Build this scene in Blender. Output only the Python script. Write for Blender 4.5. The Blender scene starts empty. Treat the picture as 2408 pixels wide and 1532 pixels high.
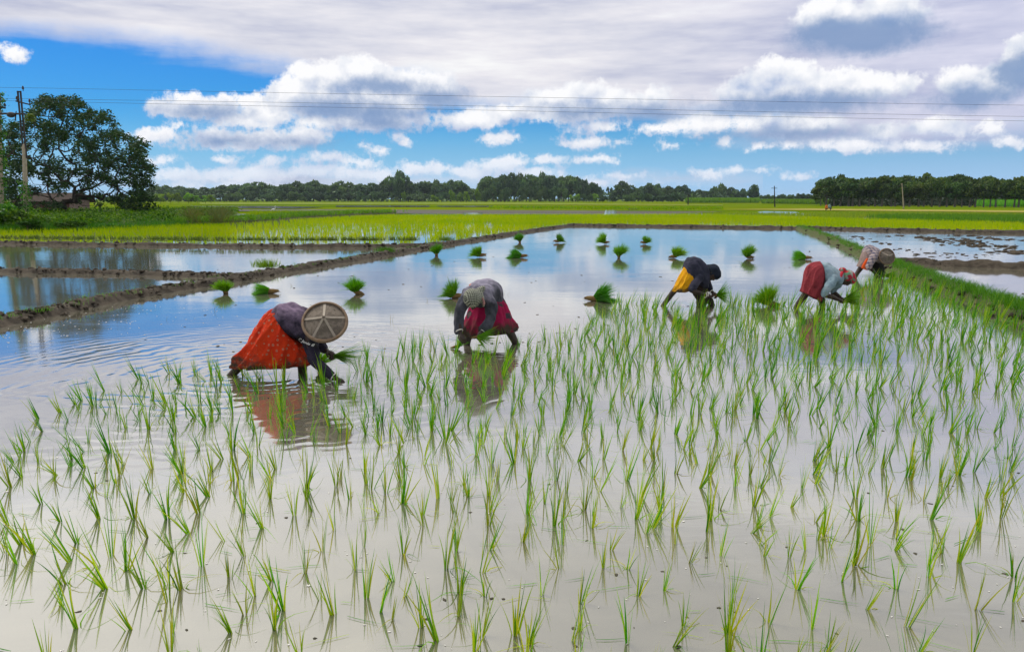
import bpy, bmesh, math, random
import numpy as np
from mathutils import Vector, Matrix, noise
from mathutils.bvhtree import BVHTree
random.seed(11)
rng = np.random.default_rng(11)
S = bpy.context.scene
COL = S.collection
# ---------------------------------------------------------------- survey of the place: camera at 1.75 m over the water,
# looking along +Y; (u, v) are readings on a 2408 x 1532 print of the photograph, turned into points of the ground plane
F, CX, CY, HZ, EYE = 1900.0, 1204.0, 766.0, 467.0, 1.75
PITCH = math.atan((CY - HZ) / F)
cp, sp = math.cos(PITCH), math.sin(PITCH)
def ray(u, v):
    x = (u - CX) / F; y = -(v - CY) / F
    return np.array([x, cp + y * sp, -sp + y * cp])
def G(u, v, z=0.0):
    d = ray(u, v); t = (z - EYE) / d[2]
    return np.array([d[0] * t, d[1] * t, z])
def P(u, v, Y):
    d = ray(u, v); t = Y / d[1]
    return np.array([d[0] * t, Y, EYE + d[2] * t])
def proj(p):
    p = np.asarray(p, float)
    x, y, z = p[..., 0], p[..., 1], p[..., 2] - EYE
    fwd = y * cp - z * sp; up = y * sp + z * cp
    return CX + F * x / fwd, CY - F * up / fwd
def inside(poly, u, v):
    u = np.asarray(u, float); v = np.asarray(v, float)
    r = np.zeros(u.shape, bool); n = len(poly)
    for i in range(n):
        x1, y1 = poly[i]; x2, y2 = poly[(i + 1) % n]
        if y1 == y2: continue
        c = ((y1 > v) != (y2 > v)) & (u < (x2 - x1) * (v - y1) / (y2 - y1) + x1)
        r ^= c
    return r
# ---------------------------------------------------------------- objects
def tag(o, label=None, cat=None, group=None, kind=None):
    if label: o['label'] = label
    if cat: o['category'] = cat
    if group: o['group'] = group
    if kind: o['kind'] = kind
    return o
def empty(name, loc=(0, 0, 0)):
    o = bpy.data.objects.new(name, None); COL.objects.link(o); o.location = tuple(loc)
    o.empty_display_size = 0.1
    return o
def raw_mesh(name, V, Fc, smooth=False):
    V = np.asarray(V, dtype=np.float32)
    me = bpy.data.meshes.new(name)
    if isinstance(Fc, np.ndarray):
        k = Fc.shape[1]; m = len(Fc)
        me.vertices.add(len(V)); me.vertices.foreach_set('co', V.ravel())
        me.loops.add(m * k); me.loops.foreach_set('vertex_index', Fc.astype(np.int32).ravel())
        me.polygons.add(m); me.polygons.foreach_set('loop_start', np.arange(0, m * k, k, dtype=np.int32))
        me.update(calc_edges=True); me.validate()
    else:
        me.from_pydata([tuple(p) for p in V], [], Fc); me.update()
    if smooth:
        me.polygons.foreach_set('use_smooth', np.ones(len(me.polygons), bool))
    return me
def obj(name, V, Fc, mat, parent=None, smooth=False, origin=None):
    """one mesh object from world-space points; under a parent the points become local to it"""
    V = np.asarray(V, dtype=float).reshape(-1, 3)
    off = np.zeros(3)
    if parent is not None: off = abspos(parent)
    elif origin is not None: off = np.asarray(origin, float)
    me = raw_mesh(name, V - off, Fc, smooth)
    if mat is not None:
        for m in (mat if isinstance(mat, (list, tuple)) else [mat]): me.materials.append(m)
    o = bpy.data.objects.new(name, me); COL.objects.link(o)
    if parent is not None: o.parent = parent
    elif origin is not None: o.location = tuple(off)
    return o
def abspos(o):
    p = np.zeros(3)
    while o is not None:
        p += np.array(o.location); o = o.parent
    return p
def copy_tree(o, parent=None):
    c = o.copy(); COL.objects.link(c)
    if parent is not None: c.parent = parent
    for ch in [x for x in bpy.data.objects if x.parent == o]: copy_tree(ch, c)
    return c
# ---------------------------------------------------------------- shapes
def merge(parts):
    Vs, Fs, b = [], [], 0
    for V, Fc in parts:
        V = np.asarray(V); Vs.append(V)
        Fs += [[int(i) + b for i in f] for f in Fc]; b += len(V)
    return np.vstack(Vs), Fs
def crom(pts, n):
    """Catmull-Rom through rows of pts, n samples per span"""
    pts = np.asarray(pts, float)
    if len(pts) < 2: return pts
    p = np.vstack([2 * pts[0] - pts[1], pts, 2 * pts[-1] - pts[-2]])
    out = []
    for i in range(1, len(p) - 2):
        for t in np.arange(n) / n:
            a, b, c, d = p[i - 1], p[i], p[i + 1], p[i + 2]
            out.append(.5 * (2 * b + (c - a) * t + (2 * a - 5 * b + 4 * c - d) * t * t + (3 * b - a - 3 * c + d) * t ** 3))
    out.append(p[-2]); return np.array(out)
def unit(v):
    v = np.asarray(v, float); return v / max(1e-9, np.linalg.norm(v))
def tube(pts, radii, k=10, n=3, round_ends=True, flat=None):
    q = crom(np.column_stack([np.asarray(pts, float), np.asarray(radii, float)]), n)
    c, r = q[:, :3], np.maximum(q[:, 3], 1e-4)
    if round_ends:
        d0 = unit(c[0] - c[1]); d1 = unit(c[-1] - c[-2])
        e0 = [(c[0] + d0 * r[0] * math.sin(a), r[0] * math.cos(a)) for a in (1.45, 1.0, .5)]
        e1 = [(c[-1] + d1 * r[-1] * math.sin(a), r[-1] * math.cos(a)) for a in (.5, 1.0, 1.45)]
        c = np.vstack([[e[0] for e in e0], c, [e[0] for e in e1]])
        r = np.concatenate([[e[1] for e in e0], r, [e[1] for e in e1]])
    m = len(c); T = np.gradient(c, axis=0)
    T = T / np.maximum(1e-9, np.linalg.norm(T, axis=1))[:, None]
    ref = np.array([0, 0, 1.0]) if abs(T[0][2]) < .9 else np.array([1.0, 0, 0])
    N = unit(np.cross(T[0], ref)); V = []
    an = np.arange(k) * 2 * math.pi / k
    for i in range(m):
        N = unit(N - T[i] * np.dot(N, T[i])); B = np.cross(T[i], N)
        V.append(c[i] + r[i] * (np.cos(an)[:, None] * N + np.sin(an)[:, None] * B))
    V = np.vstack(V); Fc = []
    for i in range(m - 1):
        for j in range(k):
            a, b = i * k + j, i * k + (j + 1) % k
            Fc.append([a, b, b + k, a + k])
    Fc.append(list(range(k))[::-1]); Fc.append([(m - 1) * k + j for j in range(k)])
    return V, Fc
def ball(c, r, nu=16, nv=10, R=None):
    r = np.asarray(r, float) * np.ones(3); V = [[0, 0, 1.0]]
    for i in range(1, nv):
        a = math.pi * i / nv
        for j in range(nu):
            b = 2 * math.pi * j / nu
            V.append([math.sin(a) * math.cos(b), math.sin(a) * math.sin(b), math.cos(a)])
    V.append([0, 0, -1.0]); V = np.array(V) * r
    if R is not None: V = V @ np.asarray(R).T
    Fc = [[0, 1 + j, 1 + (j + 1) % nu] for j in range(nu)]
    for i in range(nv - 2):
        for j in range(nu):
            a, b = 1 + i * nu + j, 1 + i * nu + (j + 1) % nu
            Fc.append([a, a + nu, b + nu, b])
    e = len(V) - 1; s = 1 + (nv - 2) * nu
    Fc += [[e, s + (j + 1) % nu, s + j] for j in range(nu)]
    return V + np.asarray(c, float), Fc
def loft(rings, k=40, n=5, caps=True, power=1.0, fold=None):
    """rings: (centre, half axis a, half axis b); fold(s, angle) -> factor on the radius"""
    q = crom([np.concatenate(r) for r in rings], n); m = len(q)
    an = np.arange(k) * 2 * math.pi / k; V = []
    ca, sa = np.cos(an), np.sin(an)
    ca = np.sign(ca) * np.abs(ca) ** power; sa = np.sign(sa) * np.abs(sa) ** power
    for i in range(m):
        f = np.ones(k) if fold is None else fold(i / (m - 1), an)
        V.append(q[i, :3] + (f * ca)[:, None] * q[i, 3:6] + (f * sa)[:, None] * q[i, 6:9])
    V = np.vstack(V); Fc = []
    for i in range(m - 1):
        for j in range(k):
            a, b = i * k + j, i * k + (j + 1) % k
            Fc.append([a, b, b + k, a + k])
    if caps: Fc.append(list(range(k))[::-1]); Fc.append([(m - 1) * k + j for j in range(k)])
    return V, Fc
def box(c, h, R=None):
    V = np.array([[x, y, z] for x in (-1, 1) for y in (-1, 1) for z in (-1, 1)], float) * np.asarray(h, float)
    if R is not None: V = V @ np.asarray(R).T
    return V + np.asarray(c, float), [[0, 1, 3, 2], [4, 6, 7, 5], [0, 4, 5, 1], [2, 3, 7, 6], [0, 2, 6, 4], [1, 5, 7, 3]]
def remesh(parts, voxel, smooth=4, fac=.5):
    """one continuous skin over overlapping parts"""
    V, Fc = merge(parts)
    me = raw_mesh('skin', V, Fc); o = bpy.data.objects.new('skin', me); COL.objects.link(o)
    m = o.modifiers.new('r', 'REMESH'); m.mode = 'VOXEL'; m.voxel_size = voxel
    m = o.modifiers.new('s', 'SMOOTH'); m.iterations = smooth; m.factor = fac
    bpy.context.view_layer.update()
    ev = o.evaluated_get(bpy.context.evaluated_depsgraph_get())
    m2 = ev.to_mesh()
    V = np.empty(len(m2.vertices) * 3, np.float32); m2.vertices.foreach_get('co', V)
    N = np.empty(len(m2.vertices) * 3, np.float32); m2.vertices.foreach_get('normal', N)
    Fc = [list(p.vertices) for p in m2.polygons]
    ev.to_mesh_clear(); bpy.data.objects.remove(o); bpy.data.meshes.remove(me)
    return V.reshape(-1, 3).astype(float), Fc, N.reshape(-1, 3).astype(float)
def blades(base, d, L, w, bend, nseg=4, side=None, taper=.75):
    """grass blades as curved tapering strips; bend = sideways/downwards vector at the tip, in lengths"""
    n = len(base); base = np.asarray(base, float); d = np.asarray(d, float)
    if side is None:
        side = np.cross(d, rng.normal(size=(n, 3)))
    side = side / np.maximum(1e-9, np.linalg.norm(side, axis=1))[:, None]
    t = np.linspace(0, 1, nseg + 1)
    c = base[:, None, :] + L[:, None, None] * (d[:, None, :] * t[None, :, None] + bend[:, None, :] * (t ** 2)[None, :, None])
    prof = np.minimum(1, .45 + 2.2 * t) * (1 - t) ** taper
    wd = .5 * w[:, None] * np.maximum(prof, .04)[None, :]
    A = c + side[:, None, :] * wd[:, :, None]; B = c - side[:, None, :] * wd[:, :, None]
    V = np.stack([A, B], axis=2).reshape(-1, 3)
    k = (nseg + 1) * 2; i = np.arange(nseg) * 2
    f = np.stack([i, i + 1, i + 3, i + 2], axis=1)
    Fc = (np.arange(n)[:, None, None] * k + f[None]).reshape(-1, 4)
    return V, Fc
def leaf_quads(c, size, aspect=.5, up=.3, fold=.15):
    """leaf-sized diamond faces with random attitudes"""
    n = len(c); t = rng.normal(size=(n, 3)); t[:, 2] *= .7; t /= np.linalg.norm(t, axis=1)[:, None]
    r = rng.normal(size=(n, 3)); r[:, 2] += up * 3
    s = np.cross(t, r); s /= np.maximum(1e-9, np.linalg.norm(s, axis=1))[:, None]
    nn = np.cross(t, s)
    size = size * np.ones(n); a = (size * .5)[:, None]; b = a * aspect
    V = np.stack([c - t * a, c + s * b + nn * b * fold, c + t * a, c - s * b + nn * b * fold], axis=1).reshape(-1, 3)
    return V, (np.arange(n)[:, None] * 4 + np.arange(4)[None])
# ---------------------------------------------------------------- materials
def nd(t, typ, ins=None, **attrs):
    n = t.nodes.new(typ)
    for k, v in attrs.items(): setattr(n, k, v)
    for k, v in (ins or {}).items():
        s = n.inputs[k]
        if isinstance(v, bpy.types.NodeSocket): t.links.new(v, s)
        else: s.default_value = v
    return n
def new_mat(name):
    m = bpy.data.materials.new(name); m.use_nodes = True
    t = m.node_tree; t.nodes.clear()
    return m, t, t.nodes.new('ShaderNodeOutputMaterial')
def c4(c): return (c[0], c[1], c[2], 1)
def srgb(r, g, b):
    f = lambda x: (x / 255 / 12.92) if x <= 10 else ((x / 255 + .055) / 1.055) ** 2.4
    return (f(r), f(g), f(b))
def ramp(t, fac, stops, mode='LINEAR'):
    n = t.nodes.new('ShaderNodeValToRGB'); n.color_ramp.interpolation = mode
    e = n.color_ramp.elements
    while len(e) < len(stops): e.new(.5)
    for x, (p, c) in zip(e, stops): x.position = p; x.color = c4(c)
    t.links.new(fac, n.inputs[0]); return n.outputs[0]
def mixc(t, fac, a, b, mode='MIX'):
    n = t.nodes.new('ShaderNodeMix'); n.data_type = 'RGBA'; n.blend_type = mode
    for s, v in ((n.inputs[0], fac), (n.inputs[6], a), (n.inputs[7], b)):
        if isinstance(v, bpy.types.NodeSocket): t.links.new(v, s)
        else: s.default_value = v if isinstance(v, (int, float)) else c4(v)
    return n.outputs[2]
def mth(t, op, a, b=None, c=None):
    n = t.nodes.new('ShaderNodeMath'); n.operation = op
    for i, v in enumerate((a, b, c)):
        if v is None: continue
        if isinstance(v, bpy.types.NodeSocket): t.links.new(v, n.inputs[i])
        else: n.inputs[i].default_value = v
    return n.outputs[0]
def tex(t, co, scale, detail=4, rough=.6, dist=0):
    return nd(t, 'ShaderNodeTexNoise', {'Vector': co, 'Scale': scale, 'Detail': detail, 'Roughness': rough, 'Distortion': dist}).outputs[0]
def surf(name, stops, scale=5, rough=.85, bump=0, bscale=None, spec=.3, detail=5, space='Object', stretch=None):
    """rough surface whose colour wanders through the stops"""
    m, t, out = new_mat(name)
    co = nd(t, 'ShaderNodeTexCoord').outputs[space] if space != 'Position' else nd(t, 'ShaderNodeNewGeometry').outputs['Position']
    if stretch: co = nd(t, 'ShaderNodeVectorMath', {0: co, 1: stretch}, operation='MULTIPLY').outputs[0]
    f = tex(t, co, scale, detail)
    k = len(stops)
    col = ramp(t, f, [(.3 + .4 * i / max(1, k - 1), c) for i, c in enumerate(stops)])
    b = nd(t, 'ShaderNodeBsdfPrincipled', {'Base Color': col, 'Roughness': rough, 'Specular IOR Level': spec})
    if bump:
        h = tex(t, co, bscale or scale * 3, 6, .65)
        t.links.new(nd(t, 'ShaderNodeBump', {'Height': h, 'Strength': 1.0, 'Distance': bump}).outputs[0], b.inputs['Normal'])
    t.links.new(b.outputs[0], out.inputs[0]); return m
def leafy(name, stops, trans=.35, rough=.5, patch=None, patch_scale=.2, spec=.3):
    """foliage: every leaf its own shade, light passes through"""
    m, t, out = new_mat(name)
    g = nd(t, 'ShaderNodeNewGeometry')
    k = len(stops)
    col = ramp(t, g.outputs['Random Per Island'], [(i / max(1, k - 1), c) for i, c in enumerate(stops)])
    oi = nd(t, 'ShaderNodeObjectInfo')
    col = nd(t, 'ShaderNodeHueSaturation', {'Color': col, 'Saturation': 1.0, 'Hue': mth(t, 'MULTIPLY_ADD', oi.outputs['Random'], .04, .478),
             'Value': mth(t, 'MULTIPLY_ADD', nd(t, 'ShaderNodeTexWhiteNoise', {'W': oi.outputs['Random']}, noise_dimensions='1D').outputs[0], .6, .75)}).outputs[0]
    if patch:
        f = tex(t, g.outputs['Position'], patch_scale, 3)
        f = nd(t, 'ShaderNodeMapRange', {0: f, 1: .4, 2: .62}).outputs[0]
        col = mixc(t, f, col, mixc(t, 1.0, col, patch, 'MULTIPLY'))
    b = nd(t, 'ShaderNodeBsdfPrincipled', {'Base Color': col, 'Roughness': rough, 'Specular IOR Level': spec})
    tr = nd(t, 'ShaderNodeBsdfTranslucent', {'Color': mixc(t, 1.0, col, (1.25, 1.2, .55), 'MULTIPLY')})
    mx = nd(t, 'ShaderNodeMixShader', {0: trans, 1: b.outputs[0], 2: tr.outputs[0]})
    t.links.new(mx.outputs[0], out.inputs[0]); return m
# ---------------------------------------------------------------- sky: Nishita blue, cumulus rows, stratus veil overhead
SKY_TINT = (.20, .60, 1.04)
SUN_EL, SUN_AZ = math.radians(62), math.radians(310)      # azimuth from +Y (the view) clockwise: high, ahead of the camera to its left
W = bpy.data.worlds.new('World'); S.world = W; W.use_nodes = True
wt = W.node_tree; wt.nodes.clear()
wout = wt.nodes.new('ShaderNodeOutputWorld')
sky = nd(wt, 'ShaderNodeTexSky', sky_type='NISHITA', sun_disc=False, sun_elevation=SUN_EL, sun_rotation=SUN_AZ,
         altitude=20, air_density=1.0, dust_density=.6, ozone_density=2.5)
dirv = nd(wt, 'ShaderNodeTexCoord').outputs['Generated']
sx = nd(wt, 'ShaderNodeSeparateXYZ', {0: dirv})
az = mth(wt, 'ARCTAN2', sx.outputs[0], sx.outputs[1]); el = mth(wt, 'ARCSINE', sx.outputs[2])
def azel(u, v):
    d = unit(ray(u, v)); return math.atan2(d[0], d[1]), math.asin(d[2])
CUM = [(850,168,68,34),(720,178,34,26),(785,188,58,34),(925,188,62,28),(1000,208,75,38),(680,218,48,33),(760,228,110,46),(880,232,130,50),(630,262,65,26),
 (430,240,40,21),(400,256,40,20),(500,254,60,20),(590,242,35,18),(535,238,30,12),(450,264,55,13),(575,286,80,13),(365,257,11,13),(430,292,22,6),
 (750,289,60,13),(850,286,140,18),(960,284,70,18),(880,300,60,7),(375,320,58,15),(505,324,68,19),(620,327,88,19),(710,322,68,19),(560,342,110,6),
 (928,323,15,6),(958,335,18,7),(853,342,12,4),(893,353,15,7),(532,374,34,9),(638,376,40,11),(765,369,55,13),(850,380,70,9),
 (425,408,50,14),(510,412,80,17),(600,410,100,19),(730,403,110,17),(860,405,120,15),(995,399,70,14),(1170,389,60,19),(1120,404,90,14),
 (370,374,30,9),(28,124,24,11),
 (1374,217,52,24),(1300,230,68,24),(1430,227,48,19),(1549,222,34,17),(1500,240,80,18),(1250,262,80,18),(1350,262,120,27),(1120,281,82,20),(1075,286,40,18),(1180,270,60,18),
 (1400,299,72,12),(1385,335,72,13),(1172,326,44,13),(1824,167,48,24),(1875,172,43,24),(1770,197,48,21),(1750,217,60,20),(1930,197,80,26),(2055,197,90,26),(1880,217,140,18),
 (1560,301,58,11),(1660,290,78,20),(1780,290,88,20),(1900,297,88,20),(2080,302,58,18),(2205,297,78,18),(2315,302,35,16),
 (1580,343,25,6),(1720,336,20,8),(1784,347,25,6),(1850,344,20,6),(2000,340,118,14),(2150,342,98,12),(2370,336,45,15),
 (1280,377,58,11),(1394,377,58,11),(1215,374,30,11),(1465,413,60,7),(1680,406,35,7),(1750,403,60,5),(1875,416,30,6),(1250,404,70,13),
 (2255,192,55,28),(2330,187,60,28),(2392,140,32,48),(1950,32,85,34),(2080,27,95,34),(1400,430,140,6),(620,438,260,9)]
DARK = [(2035,84,150,30),(1945,78,55,26),(1850,247,175,13),(1960,236,85,11),(2280,229,75,16),(1370,264,95,9),(1535,261,55,9),(800,252,105,11),(900,206,90,9),
 (900,290,60,7),(1880,312,130,7),(2395,175,40,35),(540,330,60,5),(690,332,60,5),(880,262,110,8),(1030,230,50,10),(480,262,60,4)]
VEIL = [(0,-40,800,112),(300,-120,1500,150),(480,10,420,115),(900,90,420,105),(1240,150,430,95),(1700,130,600,140),(2250,90,620,190),(2150,270,640,70),(1450,-40,1500,160),(1150,222,230,40),(1640,232,420,46),(900,424,600,10)]
d1 = nd(wt, 'ShaderNodeTexNoise', {'Vector': dirv, 'Scale': 26, 'Detail': 5, 'Roughness': .62})
dc = nd(wt, 'ShaderNodeVectorMath', {0: d1.outputs['Color'], 1: (.5, .5, .5)}, operation='SUBTRACT').outputs[0]
dsx = nd(wt, 'ShaderNodeSeparateXYZ', {0: dc})
azd = mth(wt, 'MULTIPLY_ADD', dsx.outputs[0], .034, az); eld = mth(wt, 'MULTIPLY_ADD', dsx.outputs[1], .020, el)
pv = nd(wt, 'ShaderNodeCombineXYZ', {0: azd, 1: eld, 2: 0.0}).outputs[0]
pv0 = nd(wt, 'ShaderNodeCombineXYZ', {0: mth(wt, 'MULTIPLY_ADD', dsx.outputs[2], .05, az), 1: mth(wt, 'MULTIPLY_ADD', dsx.outputs[2], .012, el), 2: 0.0}).outputs[0]
pv_up = nd(wt, 'ShaderNodeVectorMath', {0: pv, 1: (-.003, .009, 0)}, operation='ADD').outputs[0]
fray = mth(wt, 'MULTIPLY', mth(wt, 'SUBTRACT', tex(wt, dirv, 60, 7, .68), .5), .026)
flat = nd(wt, 'ShaderNodeVectorMath', {0: dirv, 1: (1.4, 1.4, 9.0)}, operation='MULTIPLY').outputs[0]
streak = tex(wt, flat, 3.2, 5, .6)
lift = nd(wt, 'ShaderNodeVectorMath', {0: dirv, 1: (-.004, 0, .014)}, operation='ADD').outputs[0]
n_a = tex(wt, dirv, 17, 5, .5); n_b = tex(wt, lift, 17, 5, .5)
relief = mth(wt, 'SUBTRACT', n_a, n_b)
def field(ps, pvec, k, grow=0.0):
    acc = None
    for (u, v, rx, ry) in ps:
        a0, e0 = azel(u, v); a1, _ = azel(u + rx, v); _, e1 = azel(u, v - ry)
        ra, re = abs(a1 - a0), abs(e1 - e0)
        gk = grow * min(1.0, max(.25, (e0 - .02) / .10)); ra += gk * 1.3; re += gk
        q = nd(wt, 'ShaderNodeVectorMath', {0: pvec, 1: (1 / ra, 1 / re, 0), 2: (-a0 / ra, -e0 / re, 0)}, operation='MULTIPLY_ADD').outputs[0]
        l = nd(wt, 'ShaderNodeVectorMath', {0: q}, operation='LENGTH').outputs['Value']
        s = mth(wt, 'MULTIPLY_ADD', l, re, -re)
        acc = s if acc is None else mth(wt, 'SMOOTH_MIN', acc, s, k)
    return acc
def mapr(v, a, b, c=0.0, d=1.0, smooth=True):
    return nd(wt, 'ShaderNodeMapRange', {0: v, 1: a, 2: b, 3: c, 4: d}, interpolation_type='SMOOTHSTEP' if smooth else 'LINEAR').outputs[0]
skyc = nd(wt, 'ShaderNodeHueSaturation', {'Color': sky.outputs[0], 'Saturation': 1.45, 'Value': 1.0, 'Hue': .492}).outputs[0]
skyc = mixc(wt, 1.0, skyc, SKY_TINT, 'MULTIPLY')
veil_c = ramp(wt, streak, [(.32, (4.6, 4.9, 6.4)), (.47, (6.5, 6.6, 7.5)), (.60, (7.9, 7.8, 8.3)), (.72, (9.0, 9.0, 9.1))])
right = mapr(az, .05, .55)
veil_c = mixc(wt, right, veil_c, mixc(wt, 1.0, veil_c, (.84, .86, .98), 'MULTIPLY'))
# the rest of the dome: bright broken overcast, a little brighter towards the sun
sd = (math.sin(SUN_AZ) * math.cos(SUN_EL), math.cos(SUN_AZ) * math.cos(SUN_EL), math.sin(SUN_EL))
sdot = nd(wt, 'ShaderNodeVectorMath', {0: dirv, 1: sd}, operation='DOT_PRODUCT').outputs['Value']
over = ramp(wt, streak, [(.3, (8.0, 8.0, 8.5)), (.7, (10.6, 10.5, 10.6))])
over = mixc(wt, mapr(el, .24, .50), over, (5.6, 5.6, 5.8))
over = mixc(wt, mapr(sdot, .55, 1.0, 0, 1), over, (16, 15.5, 14.5))
behind = mapr(sx.outputs[1], .25, -.45)
over = mixc(wt, mth(wt, 'MULTIPLY', behind, .62), over, (3.0, 3.3, 4.2))
below = mapr(el, -.02, -.1)
over = mixc(wt, below, over, (2.0, 2.4, 1.2))
el_top = azel(1204, -70)[1]
azabs = mth(wt, 'ABSOLUTE', az)
hand = mth(wt, 'MAXIMUM', mapr(el, azel(1204, -20)[1], el_top + .09), mapr(azabs, .57, .67))
def tile(box):
    u0, v0, u1, v1 = box
    hit = lambda p, m: p[0] + p[2] * 1.1 + m > u0 and p[0] - p[2] * 1.1 - m < u1 and p[1] + p[3] * 1.1 + m * .7 > v0 and p[1] - p[3] * 1.1 - m * .7 < v1
    cum = [p for p in CUM if hit(p, 45)]; dk = [p for p in DARK if hit(p, 50)]; vl = [p for p in VEIL if hit(p, 110)]
    col = skyc
    low = mapr(el, .105, .0, 0, .85)                                   # pale air near the horizon
    col = mixc(wt, low, col, mixc(wt, right, (3.4, 6.1, 9.4), (3.9, 6.0, 9.2)))
    if vl:
        f = field(vl, pv0, .03)
        f = mth(wt, 'MULTIPLY_ADD', mth(wt, 'SUBTRACT', streak, .5), .05, f)
        col = mixc(wt, mapr(f, .012, -.018), col, veil_c)
    if cum:
        f = field(cum, pv, .006, .0040); fu = field(cum, pv_up, .006, .0040)
        lit = mth(wt, 'MULTIPLY', mth(wt, 'SUBTRACT', fu, f), 1 / .009)
        f = mth(wt, 'ADD', f, fray)
        wgt = mapr(f, .0026, -.0052)
        top = mth(wt, 'MULTIPLY_ADD', relief, 2.8, mth(wt, 'MULTIPLY_ADD', lit, .30, mapr(f, .0, -.03, .62, .46)))
        cc = ramp(wt, top, [(.05, (3.7, 4.7, 6.8)), (.32, (5.9, 6.5, 7.9)), (.60, (7.6, 7.9, 8.6)), (.92, (9.4, 9.4, 9.6))])
        far = mapr(el, .10, .015)
        cc = mixc(wt, mth(wt, 'MULTIPLY', far, .45), cc, (7.6, 7.9, 9.3))
        col = mixc(wt, mth(wt, 'MULTIPLY', wgt, mapr(el, .0, .07, .62, 1.0)), col, cc)
    if dk:
        f = field(dk, pv0, .01, .006)
        f = mth(wt, 'MULTIPLY_ADD', fray, .7, f)
        col = mixc(wt, mapr(f, .009, -.009, 0, .88), col, (2.0, 3.1, 5.3))
    col = mixc(wt, hand, mixc(wt, 1.0, col, (.86, .86, .86), 'MULTIPLY'), over)
    return nd(wt, 'ShaderNodeBackground', {'Color': col, 'Strength': .1}).outputs[0]
def pick(cond, a, b):
    return nd(wt, 'ShaderNodeMixShader', {0: cond, 1: a, 2: b}).outputs[0]
el_cut = azel(1204, 312)[1]; az_q = [azel(u, 300)[0] for u in (620, 1204, 1800)]
rows = []
for v0, v1 in ((-120, 312), (312, 480)):
    t4 = [tile((a, v0, b, v1)) for a, b in ((-250, 620), (620, 1204), (1204, 1800), (1800, 2660))]
    rows.append(pick(mth(wt, 'GREATER_THAN', az, az_q[1]), pick(mth(wt, 'GREATER_THAN', az, az_q[0]), t4[0], t4[1]),
                     pick(mth(wt, 'GREATER_THAN', az, az_q[2]), t4[2], t4[3])))
front = pick(mth(wt, 'GREATER_THAN', el, el_cut), rows[1], rows[0])
rest = nd(wt, 'ShaderNodeBackground', {'Color': over, 'Strength': .1}).outputs[0]
infront = mth(wt, 'MULTIPLY', mth(wt, 'LESS_THAN', azabs, .68), mth(wt, 'MULTIPLY', mth(wt, 'LESS_THAN', el, el_top + .10), mth(wt, 'GREATER_THAN', el, -.02)))
# soft hand-over: within the last degrees of the front window the tiles already are all veil
wt.links.new(pick(infront, rest, front), wout.inputs[0])
W.cycles.sampling_method = 'MANUAL'; W.cycles.sample_map_resolution = 512
sun = bpy.data.lights.new('sun', 'SUN'); sun.energy = 1.5; sun.angle = math.radians(10); sun.color = (1, .95, .86)
so = bpy.data.objects.new('sun', sun); COL.objects.link(so)
so.rotation_euler = Vector((-sd[0], -sd[1], -sd[2])).to_track_quat('-Z', 'Y').to_euler()
cam = bpy.data.cameras.new('camera'); co_ = bpy.data.objects.new('camera', cam); COL.objects.link(co_)
cam.sensor_width = 36; cam.lens = F / 2408 * 36; cam.clip_end = 6000; cam.clip_start = .05
co_.location = (0, 0, EYE); co_.rotation_euler = (math.pi / 2 - PITCH, 0, 0)
S.camera = co_
S.view_settings.view_transform = 'Standard'; S.view_settings.look = 'None'; S.view_settings.exposure = .3; S.view_settings.gamma = 1
S.cycles.max_bounces = 6; S.cycles.diffuse_bounces = 2; S.cycles.glossy_bounces = 3; S.cycles.transmission_bounces = 3; S.cycles.transparent_max_bounces = 4
S.cycles.sample_clamp_indirect = 6; S.cycles.use_adaptive_sampling = True; S.cycles.adaptive_threshold = .02
S.cycles.use_denoising = True
# ---------------------------------------------------------------- ground, water, fields
def sheet(name, poly, z, mat, kind='structure', label=None):
    V = np.array([G(u, v, z) for u, v in poly])
    o = obj(name, V, [list(range(len(poly)))], mat)
    if o.data.polygons[0].normal.z < 0: o.data.flip_normals()
    return tag(o, label, kind=kind)
field_far = surf('far_field_green', [(.045, .10, .003), (.085, .15, .003), (.145, .185, .004), (.065, .13, .003)], scale=.035, rough=1, spec=.0, space='Position', stretch=(.25, 1.3, 1))
V = np.array([[-3900, -90, -.06], [3900, -90, -.06], [3900, 3900, -.06], [-3900, 3900, -.06]])
tag(obj('ground', V, [[0, 1, 2, 3]], field_far), kind='structure')
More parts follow.
